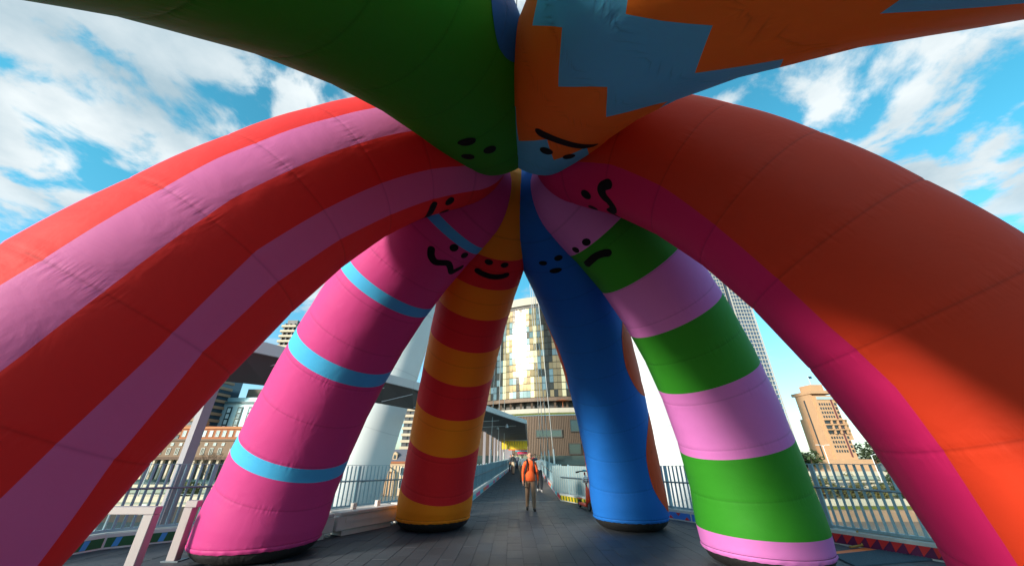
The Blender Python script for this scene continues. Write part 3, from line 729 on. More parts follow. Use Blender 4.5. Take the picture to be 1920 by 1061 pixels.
for (a, z, w, h) in ((R(-5.2), 9.0, 5.0, 3.4), (R(-14.5), 7.4, 8.6, 1.9), (R(-6.7), 2.2, 3.6, 2.8), (R(-27), 8, 6, 3), (R(6), 4, 6, 3.2), (R(14), 9, 5, 3)):
    p = hp(a, z, HR-1.62); e = empty('window', p, a, hotel)
    MB().box(-w/2, w/2, 0, .2, 0, h).build('pane', M_win, e)
    f = MB(); f.box(-w/2-.25, w/2+.25, -.15, .25, -.3, 0).box(-w/2-.25, w/2+.25, -.15, .25, h, h+.3).box(-w/2-.25, -w/2, -.15, .25, 0, h).box(w/2, w/2+.25, -.15, .25, 0, h); f.build('frame', M_mull, e)
us = MB(); p = hp(R(-9.6), 16.4, HR-.6); us.tube([p, p+Vector((0, 0, 2.6))], .08, 6); us.tube([p+Vector((0, 0, 2.5)), p+Vector((0, 0, 3.1))], [2.6, .1], 10)
us.build('terrace_umbrella', mat('umbrella_terracotta', srgb(190, 110, 70), .8), hotel)
arc_wall('ground_floor_lobby', A0, A1, -1.2, 1.6, HR-1.75, M_win, n=40, thick=.4)

# ------------------------------------------------------------------ other city buildings
def facade_box(parent, name, x0, x1, y0, y1, z0, z1, m): return MB().box(x0, x1, y0, y1, z0, z1).build(name, m, parent)
def windows(parent, xs, zs, w, h, y, mg, mf=None, name='window', arch=False, fr=.12):
    me = MB()
    if arch:
        n = 8; pts = [(-w/2, 0), (w/2, 0), (w/2, h*.6)]+[(w/2*math.cos(math.pi*k/n), h*.6+h*.4*math.sin(math.pi*k/n)) for k in range(1, n)]+[(-w/2, h*.6)]
        me.add([(a, -.06, b) for a, b in pts]+[(a, .1, b) for a, b in pts], [tuple(range(len(pts)))]+[(i, (i+1) % len(pts), len(pts)+(i+1) % len(pts), len(pts)+i) for i in range(len(pts))])
    else: me.box(-w/2, w/2, -.06, .1, 0, h)
    gm = me.mesh('pane'); gm.materials.append(mg)
    fm = None
    if mf:
        f = MB(); f.box(-w/2-fr, -w/2, -.16, .1, -fr, h+fr).box(w/2, w/2+fr, -.16, .1, -fr, h+fr).box(-w/2, w/2, -.16, .1, h, h+fr).box(-w/2, w/2, -.2, .1, -fr, 0).box(-fr*.3, fr*.3, -.12, .1, 0, h)
        fm = f.mesh('frame'); fm.materials.append(mf)
    for z in zs:
        for x in xs:
            o = link(name, gm, None, parent, (x, y, z))
            if fm: link('frame', fm, None, o)
M_wdark = mat('window_dark', srgb(52, 62, 68), .12, var=.3, scale=.5, rnd=.4)
M_wlite = mat('window_pale', srgb(176, 196, 200), .15, var=.2, rnd=.25)  # plain pale blue-grey pane colour
M_fwhite = mat('window_frame_white', srgb(214, 214, 206), .6)
# brown rendered house with a teal glazed ground floor
b = empty('brown_warehouse', (-117, 140, -9.2)); tag(b, 'brown brick riverside building with a row of arched windows over teal glazing', 'building')
Mb = mat('brown_brick', srgb(132, 108, 88), .85, var=.25, scale=.5, bump=.2, bscale=6)
facade_box(b, 'wall', -16, 15.5, 0, 20, 10.4, 15.6, Mb); facade_box(b, 'cornice', -16.4, 15.9, -.4, 20.4, 15.61, 16.3, mat('cornice_brown', srgb(112, 92, 78), .8, var=.2))
facade_box(b, 'string_course', -19, 16.6, -1.2, -.01, 9.5, 10.39, mat('course_brown', srgb(104, 82, 68), .85, var=.2))
facade_box(b, 'ground_floor', -24, 16.2, .6, 20, 0, 9.49, mat('teal_glazing', srgb(58, 84, 88), .15, var=.35, scale=.7))
windows(b, [-11+3.1*k for k in range(8)], [11.2], 1.0, 2.0, -.02, M_wdark, M_fwhite, arch=True)
windows(b, [-10.5+3.1*k for k in range(8)], [14.1], .8, .8, -.02, M_wlite, M_fwhite)
Mp = mat('pilaster_cream', srgb(206, 190, 166), .8, var=.15)
for k in range(14): facade_box(b, 'pilaster', -23+2.85*k, -22.3+2.85*k, -.5, .59, 3.4, 9.45, Mp)
for k in range(13): facade_box(b, 'mullion', -21.6+2.85*k, -21.45+2.85*k, .3, .59, 3.4, 9.45, M_mull)
# red-brick house behind
b = empty('red_brick_house', (-131, 165, -9.2)); tag(b, 'orange brick heritage building with gabled parapet behind the brown building', 'building')
Mr = mat('orange_brick', srgb(158, 96, 62), .85, var=.22, scale=.5, bump=.2, bscale=6)
facade_box(b, 'wall', -14, 26, 0, 20, 0, 22.3, Mr)
MB().add([(-10, -.3, 22.31), (-4, -.3, 22.31), (-4.2, -.3, 24), (-7, -.3, 25.6), (-9.8, -.3, 24), (-10, 1.5, 22.31), (-4, 1.5, 22.31), (-4.2, 1.5, 24), (-7, 1.5, 25.6), (-9.8, 1.5, 24)], [(0, 1, 2, 3, 4), (9, 8, 7, 6, 5), (0, 5, 6, 1), (1, 6, 7, 2), (2, 7, 8, 3), (3, 8, 9, 4), (4, 9, 5, 0)]).build('gable', Mr, b)
facade_box(b, 'cornice', -14.3, 26.3, -.5, -.01, 21.4, 22.0, mat('brick_trim', srgb(196, 132, 88), .8)); facade_box(b, 'string_course', -14.2, 26.2, -.35, -.01, 17.0, 17.4, MATS['brick_trim'])
windows(b, [-12.2+2.9*k for k in range(13)], [18.2], 1.3, 2.3, -.02, M_wlite, M_fwhite); windows(b, [-12.2+2.9*k for k in range(13)], [14.2], 1.5, 2.4, -.02, M_wlite, MATS['brick_trim'], arch=True)
# blue glass office
b = empty('blue_glass_office', (-139, 190, -9.2)); tag(b, 'pale blue glass office block with tall dark window bays above the orange brick building', 'building')
Mg = mat('blue_cladding', srgb(150, 180, 190), .35, metal=.2, var=.12, scale=.4)
facade_box(b, 'wall', -17, 13.5, 0, 22, 0, 35.0, Mg); facade_box(b, 'side_wing', -24, -17.01, 2, 22, 0, 31.5, mat('dark_glass_wing', srgb(80, 104, 116), .2, metal=.4, var=.3))
facade_box(b, 'roof_slab', -17.6, 14.2, -.8, 22, 35.01, 36.0, mat('slab_teal', srgb(70, 100, 106), .5)); facade_box(b, 'attic', -15, 12.5, 1, 20, 36.01, 38.2, Mg); facade_box(b, 'plant_room', -4, 20, 4, 20, 38.21, 43, mat('plant_brown', srgb(96, 84, 72), .7, var=.2))
for k in range(5):
    x = -13+5.6*k; facade_box(b, 'window_bay', x-1.35, x+1.35, -.25, -.01, 21.5, 33.4, mat('bay_teal', srgb(40, 64, 70), .2, var=.3))
    windows(b, [x], [22.2+2.8*j for j in range(4)], 1.5, 2.1, -.33, M_wlite, None)
# apartment towers: slabs and balconies
def balcony_tower(name, label, loc, w, d, h, step, m, md, bal=1.2, rz=0.0, grp=None):
    b = empty(name, loc, rz); tag(b, label, 'tower', grp)
    facade_box(b, 'core', -w/2, w/2, 0, d, 0, h, md)
    n = int(h/step)
    for k in range(n):
        facade_box(b, 'balcony', -w/2-.5, w/2+.5, -bal, d*.6, k*step+1.0, k*step+1.0+step*.42, m)
    facade_box(b, 'crown', -w/2+1, w/2-1, 1, d-1, h+.01, h+3, md)
    for s in (-1, 0, 1): facade_box(b, 'fin', s*w*.34-.3, s*w*.34+.3, -bal*.6, -.01, 0, h, md)
    return b
Mcream = mat('balcony_cream', srgb(196, 180, 156), .7, var=.15); Mdk = mat('tower_grey', srgb(72, 74, 78), .5, var=.25, scale=.3)  # cream balconies on a dark grey tower body
balcony_tower('balcony_tower', 'tan apartment tower with stacked balconies behind the left canopy post', (-160, 182, -9.2), 20, 16, 47, 3.1, mat('balcony_tan', srgb(150, 118, 92), .75, var=.2), mat('tower_navy', srgb(44, 60, 74), .3, metal=.2, var=.2))
balcony_tower('balcony_tower', 'cream balconied high-rise peeking above the magenta leg', (-156, 232, -9.2), 9, 14, 94, 3.6, Mcream, Mdk, bal=2.0)
balcony_tower('balcony_tower', 'cream and grey striped tower between the white mast and the amber leg', (-52.0, 205, -9.2), 15, 14, 40, 3.2, Mcream, Mdk, bal=.8)
# heritage house with slate roof
b = empty('heritage_house', (-37, 122, -9.2)); tag(b, 'small cream heritage building with pediment and slate mansard roof beside the amber leg', 'building')
Mc = mat('cream_stone', srgb(208, 178, 144), .85, var=.2, scale=.6, bump=.15, bscale=5)
facade_box(b, 'wall', -9, 9, 0, 12, 0, 8.6, Mc); facade_box(b, 'cornice', -9.3, 9.3, -.4, 12.3, 8.61, 9.2, mat('brick_band', srgb(158, 96, 64), .85))
MB().add([(-9, .1, 9.21), (9, .1, 9.21), (7.6, 2.6, 12.6), (-7.6, 2.6, 12.6), (-9, 12, 9.21), (9, 12, 9.21), (7.6, 9, 12.6), (-7.6, 9, 12.6)], [(0, 1, 2, 3), (1, 5, 6, 2), (5, 4, 7, 6), (4, 0, 3, 7), (3, 2, 6, 7)]).build('roof', mat('slate_roof', srgb(92, 92, 104), .7, var=.2), b)
for x in (-4.4, 0, 4.4):
    o = MB().box(-.7, .7, -.3, 1.6, 0, 1.5).add([(-.9, -.4, 1.5), (.9, -.4, 1.5), (0, -.4, 2.2), (-.9, 1.6, 1.5), (.9, 1.6, 1.5), (0, 1.6, 2.2)], [(0, 1, 2), (5, 4, 3), (0, 3, 4, 1), (1, 4, 5, 2), (2, 5, 3, 0)]).build('dormer', Mc, b, (x, .7, 9.7))
    MB().box(-.4, .4, -.36, -.31, .2, 1.3).build('pane', M_wdark, o)
MB().add([(-4, -1.2, 6.4), (1, -1.2, 6.4), (-1.5, -1.2, 8.0), (-4, -.01, 6.4), (1, -.01, 6.4), (-1.5, -.01, 8.0)], [(0, 1, 2), (5, 4, 3), (0, 3, 4, 1), (1, 4, 5, 2), (2, 5, 3, 0)]).build('pediment', Mc, b)
for x in (-3.6, -2.2, -.8, .6): MB().tube([(x, -.8, 0), (x, -.8, 6.39)], [.36, .3], 10).build('column', Mc, b)
windows(b, [-7, -5, 3, 5, 7], [2, 5.4], 1.0, 2.0, -.02, M_wdark, M_fwhite)
MB().tube([(8.2, 3, 9.21), (8.2, 3, 13.8)], .5, 4).build('chimney', MATS['brick_band'], b)
# beige tower on the right
b = empty('beige_tower', (190.3, 220, -9.2)); tag(b, 'tall beige concrete tower with small square windows and a flag on its roof', 'tower')
Mt = mat('beige_concrete', srgb(192, 152, 116), .8, var=.12, scale=.3, bump=.1, bscale=2)
facade_box(b, 'wall', -6, 6, 0, 15, 0, 43.6, Mt); facade_box(b, 'service_core', -7.4, -6.01, 1.2, 13.6, 4, 44.6, Mt)
facade_box(b, 'slit_window', -7.6, -7.41, 6.6, 7.5, 6, 41.5, M_wdark); facade_box(b, 'parapet', -7.9, 6.6, -.9, 15.6, 44.61, 46.4, Mt)
facade_box(b, 'roof_house', -4.6, 3.2, 2, 11, 46.41, 50.4, Mt); facade_box(b, 'sky_band', -5.2, 6.3, -.5, -.01, 41.2, 42.8, M_wlite)
facade_box(b, 'side_bay', -8.4, -7.41, 9.2, 14.6, 12, 31, Mt); facade_box(b, 'side_bay', 6.01, 8, 0, 13, 19, 30, Mt)
windows(b, [-4.5+1.5*k for k in range(5)], [12.4+2.35*k for k in range(6)]+[30.8+2.35*k for k in range(4)], .92, 1.3, -.02, M_wdark, None)
windows(b, [4.9], [12.4+2.35*k for k in range(6)]+[30.8+2.35*k for k in range(4)], 1.2, 1.45, -.02, M_wdark, None)
facade_box(b, 'stair_stripe', 2.7, 3.5, -.3, -.01, 10, 41, mat('stripe_plum', srgb(106, 58, 62), .7))
for k in range(3):
    facade_box(b, 'balcony_recess', -5.4, 6.4, -.25, -.01, 22.3+2.7*k, 24.0+2.7*k, M_wdark); facade_box(b, 'balcony', -5.8, 7.2, -1.6, -.01, 24.05+2.7*k, 24.6+2.7*k, Mt)
    for j in range(3): facade_box(b, 'balcony_fin', -2.2+3.6*j, -1.7+3.6*j, -1.4, -.26, 22.0+2.7*k, 24.0+2.7*k, Mt)
for k in range(2): facade_box(b, 'louvre', -4.5, 4, -.3, -.01, 5.4+2.2*k, 6.3+2.2*k, M_wdark)
facade_box(b, 'podium', -24, 10, -4, 20, 0, 8.9, Mt)
MB().tube([(-2, 4, 50.4), (-2, 4, 56)], .12, 6).build('flagpole', M_fwhite, b)
MB().add([(-2, 4, 54.4), (.6, 4.3, 54.6), (.6, 4.3, 55.9), (-2, 4, 55.8), (-2, 4.08, 54.4), (.6, 4.38, 54.6), (.6, 4.38, 55.9), (-2, 4.08, 55.8)], [(0, 1, 2, 3), (7, 6, 5, 4), (0, 4, 5, 1), (1, 5, 6, 2), (2, 6, 7, 3), (3, 7, 4, 0)]).build('flag', mat('flag_navy', srgb(30, 34, 60), .8), b)
# gridded high-rise behind the green and lilac leg
b = empty('gridded_high_rise', (137, 200, -9.2)); tag(b, 'grey gridded glass high-rise rising behind the green and lilac leg', 'tower')
Mh = mat('grid_glass', srgb(96, 118, 140), .15, metal=.5, var=.35, scale=.15); Mw = mat('grid_frame', srgb(176, 172, 164), .6, var=.1)
facade_box(b, 'glass_body', -10, -1.6, 0, 20, 0, 150, Mh); facade_box(b, 'glass_body', -.4, 10.2, -1.5, 20, 0, 150, Mh); facade_box(b, 'shadow_recess', -1.59, -.41, 1, 18, 0, 150, M_mull)
gr = MB()
for k in range(62): gr.box(-10.2, -1.6, -.35, -.01, k*2.4, k*2.4+.55); gr.box(-.4, 10.4, -1.85, -1.51, k*2.4, k*2.4+.55)
for k in range(6): gr.box(-10.2+1.65*k, -9.9+1.65*k, -.45, -.36, 0, 150)
for k in range(7): gr.box(-.4+1.75*k, -.05+1.75*k, -1.96, -1.86, 0, 150)
tag(gr.build('window_grid', Mw, b), kind='stuff')
for k in range(2): facade_box(b, 'corner_fin', (-.4, 10.41)[k]-.3, (-.4, 10.41)[k]+.3, -2.4, -1.97, 0, 150, Mw)

# ------------------------------------------------------------------ riverside expressway
M_exp = mat('expressway_concrete', srgb(196, 186, 164), .8, var=.15, scale=.2, bump=.1, bscale=2)
M_expd = mat('expressway_soffit', srgb(150, 160, 146), .85, var=.2, scale=.2)
def expressway(label, x0, x1, y, ztop, step=14, zg=-9.2, grp='riverside expressway decks', width=9):
    b = empty('elevated_road', ((x0+x1)/2, y, zg)); tag(b, label, 'elevated road', grp); L = (x1-x0)/2
    n = int((x1-x0)/6)
    for k in range(n):
        u0 = -L+2*L*k/n; u1 = -L+2*L*(k+1)/n
        facade_box(b, 'parapet_panel', u0+.03, u1-.03, -.3, .05, ztop-zg-1.2, ztop-zg, M_exp)
    facade_box(b, 'deck_slab', -L, L, -.1, width, ztop-zg-2.1, ztop-zg-1.21, M_expd); facade_box(b, 'edge_beam', -L, L, .8, 1.8, ztop-zg-2.9, ztop-zg-2.11, M_exp)
    for k in range(int(2*L/step)):
        x = -L+step*(k+.5); facade_box(b, 'pier', x-.7, x+.7, 2, 4, 0, ztop-zg-2.91, M_exp)
    facade_box(b, 'rail', -L, L, -.2, -.12, ztop-zg+.35, ztop-zg+.42, M_rail)
expressway('cream upper road deck crossing in front of the brown riverside building', -230, -44, 112, -5.6)
expressway('cream lower road deck by the water below the brown riverside building', -230, -40, 96, -7.0, grp='riverside expressway decks')
expressway('white upper road deck in front of the beige tower on the right', 60, 260, 118, -2.6)
expressway('white lower road deck under the beige tower on the right', 50, 240, 98, -5.0)
tag(MB().box(48, 260, 92.2, 93.2, -9.2, -7.2).build('river_wall', M_exp), 'white river wall above the stone bank on the right', 'wall')
tag(MB().box(-260, -38, 90.8, 91.8, -9.2, -8.1).build('river_wall', M_exp), 'low cream river wall along the left bank', 'wall')
tag(MB().box(46, 280, 90.6, 92.1, -9.19, -8.5).build('grass_verge', mat('grass', srgb(96, 104, 40), .9, var=.4, scale=1.5)), kind='stuff')
tag(MB().box(-260, -38, 88.2, 88.85, -11.6, -8.3).build('undercroft_shade', mat('undercroft_shade_paint', srgb(50, 48, 46), .85, var=.5, scale=.7)), 'dark sheet in place of the shade under the road along the left bank', 'wall')  # added dark slab, paints in the shade below the road deck
# number boards by the left bank
def digit_board(x, y, z, ch, label):
    e = empty('number_board', (x, y, z)); tag(e, label, 'sign', 'number boards by the left bank')
    MB().box(-.08, .08, .05, .15, -(z+9.2), 0).build('pole', M_mull, e); MB().box(-.75, .75, -.05, .04, 0, 1.9).build('board', M_fwhite, e)
    cu = bpy.data.curves.new('digit', 'FONT'); cu.body = ch; cu.size = 1.9; cu.align_x = 'CENTER'; cu.extrude = .01
    t = bpy.data.objects.new('digit', cu); col.objects.link(t); dg = bpy.context.evaluated_depsgraph_get(); me = bpy.data.meshes.new_from_object(t.evaluated_get(dg)); bpy.data.objects.remove(t)
    o = link('digit', me, M_mull, e, (0, -.065, .25)); o.rotation_euler = (R(90), 0, 0); me.materials.clear(); me.materials.append(M_mull)
digit_board(-79.0, 87.6, -9.6, '2', 'white board with a black 2 by the left bank behind the fence')
digit_board(-62.0, 87.6, -9.3, '1', 'white board with a black 1 by the left bank beside the magenta leg')
# light poles
def lamp_pole(x, y, zb, h, label, double=False):
    e = empty('lamp_pole', (x, y, zb)); tag(e, label, 'lamp post', 'lamp posts by the river')
    MB().tube([(0, 0, 0), (0, 0, h)], [.14, .08], 8).build('pole', M_cable, e, smooth=True)
    for s in ((-1, 1) if double else (1,)):
        MB().tube([(0, 0, h-.3), (s*.7, 0, h+.1), (s*1.5, 0, h+.15)], .05, 6).build('arm', M_cable, e); MB().box(s*1.5-.45, s*1.5+.45, -.18, .18, h+.05, h+.2).build('lamp_head', M_cable, e)
lamp_pole(-62, 84.5, -11, 14, 'white lamp post with a single arm standing by the left bank')
lamp_pole(91, 112, -9.2, 13.5, 'grey double lamp post in front of the beige tower', True)
lamp_pole(104, 112, -9.2, 11, 'slim white lamp post on the right bank beside the crimson leg')
lamp_pole(-97, 105, -9.2, 15.5, 'tall thin lamp post in front of the brown riverside building')

# ------------------------------------------------------------------ trees
M_bark = mat('bark', srgb(96, 76, 58), .9, var=.3, bump=.5, bscale=8)
def leafmat(n, c): return mat('leaf_'+n, srgb(*c), .7, var=.45, scale=.8, rnd=.15)
def leafy(name, label, loc, h, rx, rz, m, cat='tree', n=900, ls=.35, grp=None, trunk=.35, seed=0):
    g = random.Random(seed); e = empty(name, loc); tag(e, label, cat, grp); z0 = h-rz*1.7
    t = MB(); t.tube([(0, 0, 0), (.1, 0, z0*.6), (0, .1, z0+rz*.5)], [trunk, trunk*.75, trunk*.4], 7)
    cl = [(g.gauss(0, .45)*rx, g.gauss(0, .45)*rx, h-rz+g.gauss(0, .42)*rz) for _ in range(max(6, n//45))]
    for c in cl[:6]: t.tube([(0, 0, z0*.8), c], [trunk*.4, .04], 5)
    t.build('trunk', M_bark, e); L = MB()
    for i in range(n):
        c = g.choice(cl); q = Vector((g.gauss(0, 1), g.gauss(0, 1), g.gauss(0, .8)))*rx*.17; p = Vector(c)+q
        a = Vector((g.gauss(0, 1), g.gauss(0, 1), g.gauss(0, 1))).normalized(); b = a.orthogonal().normalized(); s = ls*g.uniform(.5, 1.2)
        L.add([p-a*s, p+b*s*.5, p+a*s, p-b*s*.5], [(0, 1, 2, 3)])
    L.build('crown', m, e)
def palm(label, loc, h, seed):
    g = random.Random(seed); e = empty('palm_tree', loc); tag(e, label, 'palm', 'palms on the right bank')
    MB().tube([(0, 0, 0), (.2, 0, h*.5), (.1, .1, h)], [.3, .24, .18], 8).build('trunk', M_bark, e); m = leafmat('palm', (58, 78, 40))
    for k in range(16):
        a = 2*math.pi*k/16+g.uniform(-.2, .2); el = g.uniform(-.1, .9); L = g.uniform(2.4, 3.2); f = MB(); pr = None
        for i in range(9):
            t = i/8; r = L*t*math.cos(el*(1-t*.3)); z = h+L*.9*t*math.sin(el)-1.9*t*t; p = Vector((r*math.cos(a)+.1, r*math.sin(a)+.1, z)); s = Vector((-math.sin(a), math.cos(a), 0))*(.38*math.sin(math.pi*min(1, t*.95+.05))+.02)
            dr = Vector((0, 0, -.22*math.sin(math.pi*t)))
            cur = (p-s+dr, p, p+s+dr)
            if pr:
                if i % 2: f.add([pr[0], pr[1], cur[1], cur[0]], [(0, 1, 2, 3)]); f.add([pr[1], pr[2], cur[2], cur[1]], [(0, 1, 2, 3)])
                else: f.add([pr[1].lerp(pr[0], .6), pr[1], cur[1], cur[1].lerp(cur[0], .6)], [(0, 1, 2, 3)]); f.add([pr[1], pr[1].lerp(pr[2], .6), cur[1].lerp(cur[2], .6), cur[1]], [(0, 1, 2, 3)])
            pr = cur
        f.build('frond', m, e)
palm('left palm of the two in front of the beige tower', (119, 160, -9.2), 11.5, 1); palm('right palm of the two in front of the beige tower', (129, 168, -9.2), 10.6, 2)
gd = leafmat('dark', (52, 66, 34)); go = leafmat('olive', (92, 88, 44)); gg = leafmat('green', (66, 88, 40))
leafy('riverside_tree', 'dark spiky tree rising past the road decks in front of the beige tower', (91.5, 94.6, -9.2), 9.2, 2.6, 3.6, gd, n=1200, ls=.5, seed=3, grp='trees on the right bank')
k = 0
for (x, y, h, rx, lab, m) in ((73, 94.4, 6.6, 3.0, 'olive bushy tree under the right road deck next to the green leg', go), (79.5, 94.4, 5.6, 2.8, 'second olive tree under the right road deck', go), (86, 94.8, 5.2, 2.3, 'low brownish tree under the right road deck left of the spiky tree', go),
        (99, 94.6, 4.6, 2.2, 'small green tree under the right road deck right of the spiky tree', gg), (107, 94.6, 4.4, 2.4, 'small tree under the right road deck beside the crimson leg', gg)):
    k += 1; leafy('bank_tree', lab, (x, y, -9.2), h, rx, h*.36, m, n=800, ls=.4, seed=20+k, grp='trees on the right bank')
k = 0
for (x, y, h, rx, lab) in ((214, 230, 18, 9, 'dark green tree at the foot of the beige tower on the hill'), (232, 236, 20, 10, 'broad green tree on the hill right of the beige tower'), (252, 240, 21, 10, 'rounded green tree farther right on the hill'), (262, 236, 27, 4, 'slim dark tree standing above the hill trees'), (164, 214, 13, 5, 'green tree left of the beige tower podium')):
    k += 1; leafy('hill_tree', lab, (x, y, -9.2), h, rx, h*.33, gd if k % 2 else gg, n=1100, ls=1.1, seed=40+k, trunk=.6, grp='trees on the hill')
leafy('street_tree', 'dark green tree at the left corner of the brown riverside building', (-131, 134, -9.2), 10.6, 3.2, 4, gg, n=900, ls=.5, seed=61, grp='trees on the left bank')
for i, (x, lab) in enumerate(((-84, 'bushy tree between the two left road decks'), (-72, 'bushy tree below the left road deck nearer the magenta leg'), (-58, 'bushy tree under the left road deck behind the magenta leg'))):
    leafy('street_tree', lab, (x, 104, -9.2), 4.2, 3.2, 1.6, go, n=600, ls=.45, seed=70+i, grp='trees on the left bank')
e = empty('bare_tree', (-97.5, 126, -9.2)); tag(e, 'bare brown leafless tree beside the brown riverside building', 'tree'); g = random.Random(5); t = MB()
t.tube([(0, 0, 0), (.1, 0, 5)], [.3, .2], 7); t.build('trunk', M_bark, e); t = MB()
def branch(p, d, L, r, n):
    q = p+d*L; t.tube([p, q], [r, r*.6], 4, cap=False)
    if n:
        for _ in range(3): branch(q, (d+Vector((g.gauss(0, .5), g.gauss(0, .5), g.gauss(.1, .3)))).normalized(), L*.72, r*.6, n-1)
for _ in range(5): branch(Vector((.1, 0, 4.8)), Vector((g.gauss(0, .5), g.gauss(0, .5), 1)).normalized(), 2.6, .1, 4)
t.build('branches', M_bark, e)

# ------------------------------------------------------------------ things on the deck
M_frame = mat('frame_paint', srgb(160, 150, 150), .5, var=.08)
def lean_frame(loc, rz, label, arm=.80):
    e = empty('leaning_frame', loc, rz); tag(e, label, 'frame', 'steel leaning frames')
    MB().box(-.10, .06, -.07, .07, 0, .79).build('post', M_frame, e, bevel=.008)
    MB().box(-arm, .06, -.07, .07, .792, .90).build('arm', M_frame, e, bevel=.008)
    MB().box(-.2, .1, -.12, .12, 0, .012).build('foot_plate', M_rail, e)
lean_frame((-5.86, 6.75, 0), R(0), 'pale steel frame with an arm to the left at the bottom left of the picture')
lean_frame((-5.98, 7.62, 0), R(180), 'pale steel frame half hidden behind the foot of the magenta leg', .16)
# precast barrier blocks
M_prec = mat('precast_white', srgb(206, 200, 194), .7, var=.12, scale=3, bump=.1)
def barrier(p, q, label):
    p = Vector(p); q = Vector(q); L = (q-p).length; e = empty('barrier_block', (p.x, p.y, 0), math.atan2(q.y-p.y, q.x-p.x)); tag(e, label, 'barrier', 'white barrier blocks behind the legs')
    MB().box(0, L, 0, .46, .10, .40).build('body', M_prec, e, bevel=.02); MB().box(.18, L-.18, .04, .42, 0, .098).build('foot', M_prec, e)
    MB().box(.05, L-.05, -.03, .49, .402, .47).build('cap', M_prec, e, bevel=.012)
    MB().box(L*.12, L*.88, -.012, -.002, .26, .36).build('lip', M_prec, e)
    for u in (.3, .7): MB().box(L*u-.05, L*u+.05, .18, .28, .472, .60).build('lug', M_prec, e)
barrier((-4.95, 8.0), (-4.02, 9.45), 'white barrier block nearest the magenta leg'); barrier((-3.98, 9.5), (-3.05, 11.05), 'white barrier block between the magenta and amber legs'); barrier((-3.0, 11.12), (-2.1, 12.65), 'white barrier block hidden mostly behind the amber leg')
# rubber cable ramp
M_rub = mat('rubber_mat', srgb(64, 84, 98), .6, var=.2, scale=5, bump=.8, bscale=60)
mt = empty('rubber_mat', (6.5, 7.8, 0)); tag(mt, 'ribbed blue-grey rubber mat with an orange edge by the right kerb', 'mat')
rib = MB(); q = [Vector(p) for p in ((5.86, 7.91), (7.28, 8.36), (7.40, 7.62), (5.66, 7.20))]
rib.prism([(p.x-6.5, p.y-7.8) for p in q][::-1], .003, .02); rib.build('sheet', M_rub, mt)
for k in range(14):
    a = q[0].lerp(q[3], (k+.5)/14); b = q[1].lerp(q[2], (k+.5)/14); MB().bar((a.x-6.5, a.y-7.8, .024), (b.x-6.5, b.y-7.8, .024), .018, .008).build('rib', M_rub, mt)
MB().prism([(5.88-6.5, 7.93-7.8), (7.28-6.5, 8.38-7.8), (7.22-6.5, 8.55-7.8), (5.94-6.5, 8.10-7.8)], .003, .016).build('orange_edge', PAINT['orange'], mt)
cb = MB(); cb.tube([(6.6, 8.35, .05), (6.98, 8.5, .05), (7.02, 8.56, .26), (7.1, 8.62, .275), (7.3, 8.25, .272), (7.58, 7.75, .272), (7.75, 7.3, .272)], .02, 8)
tag(cb.build('power_cable', mat('cable_yellow', srgb(150, 116, 50), .6), smooth=True), 'thin ochre power cable draped over the right kerb by the rubber mat', 'cable')

# e-scooter with helmet
sc = empty('kick_scooter', (2.50, 14.1, 0), R(-82)); tag(sc, 'orange rental kick scooter parked by the right screen fence', 'scooter')
M_or = mat('scooter_orange', srgb(236, 76, 44), .4, var=.06); M_blk = mat('rubber_black', srgb(26, 26, 28), .7)
def wheel(x):
    me = MB(); n = 20
    for k in range(n):
        for (dy, r) in ((-.03, .085), (-.035, .11), (0, .125), (.035, .11), (.03, .085)): me.v.append((r*math.cos(2*math.pi*k/n), dy, .125+r*math.sin(2*math.pi*k/n)))
    for k in range(n):
        for j in range(5): me.f.append((k*5+j, k*5+(j+1) % 5, ((k+1) % n)*5+(j+1) % 5, ((k+1) % n)*5+j)); me.mi.append(0)
    w = me.build('wheel', M_blk, sc, (x, 0, 0), smooth=True); MB().tube([(0, -.03, .125), (0, .03, .125)], .084, 14).build('rim', M_rail, w)
wheel(.52); wheel(-.5)
MB().box(-.42, .36, -.085, .085, .10, .17).build('deck', M_or, sc, bevel=.015)
MB().tube([(.34, 0, .15), (.46, 0, .34), (.43, 0, .62), (.38, 0, .66)], [.075, .085, .06, .045], 10).build('stem_fairing', M_or, sc, smooth=True)
MB().tube([(.40, 0, .55), (.27, 0, 1.12)], .028, 10).build('stem', mat('stem_red', srgb(150, 36, 34), .4), sc, smooth=True)
MB().tube([(.27, -.27, 1.13), (.28, -.1, 1.16), (.28, .1, 1.16), (.27, .27, 1.13)], .02, 8).build('handlebar', M_blk, sc, smooth=True)
for s in (-1, 1): MB().tube([(.27, s*.2, 1.14), (.265, s*.31, 1.12)], .027, 8).build('grip', M_blk, sc, smooth=True)
MB().box(.24, .31, -.06, .06, 1.15, 1.20).build('display', PAINT['aqua'], sc, bevel=.01); MB().tube([(.31, 0, 1.0), (.35, 0, 1.0)], .04, 10).build('headlight', M_fwhite, sc)
MB().box(-.62, -.36, -.06, .06, .27, .29).build('mudguard', M_or, sc, bevel=.006)
he = MB(); n = 14
for i in range(7):
    z = math.sin(math.pi/2*i/6); r = math.cos(math.pi/2*i/6)+.001
    for k in range(n): he.v.append((.13*r*math.cos(2*math.pi*k/n), .11*r*math.sin(2*math.pi*k/n), .13*z))
for i in range(6):
    for k in range(n): he.f.append((i*n+k, i*n+(k+1) % n, (i+1)*n+(k+1) % n, (i+1)*n+k)); he.mi.append(0)
helmet = he.build('bike_helmet', mat('helmet_white', srgb(236, 238, 238), .35), None, (2.54, 13.68, .90), smooth=True); helmet.rotation_euler = (R(80), 0, R(-8))
for k in range(3): MB().box(-.08, .08, -.012+.05*(k-1), .012+.05*(k-1), .128-.02*abs(k-1), .133-.02*abs(k-1)).build('vent', M_blk, helmet)
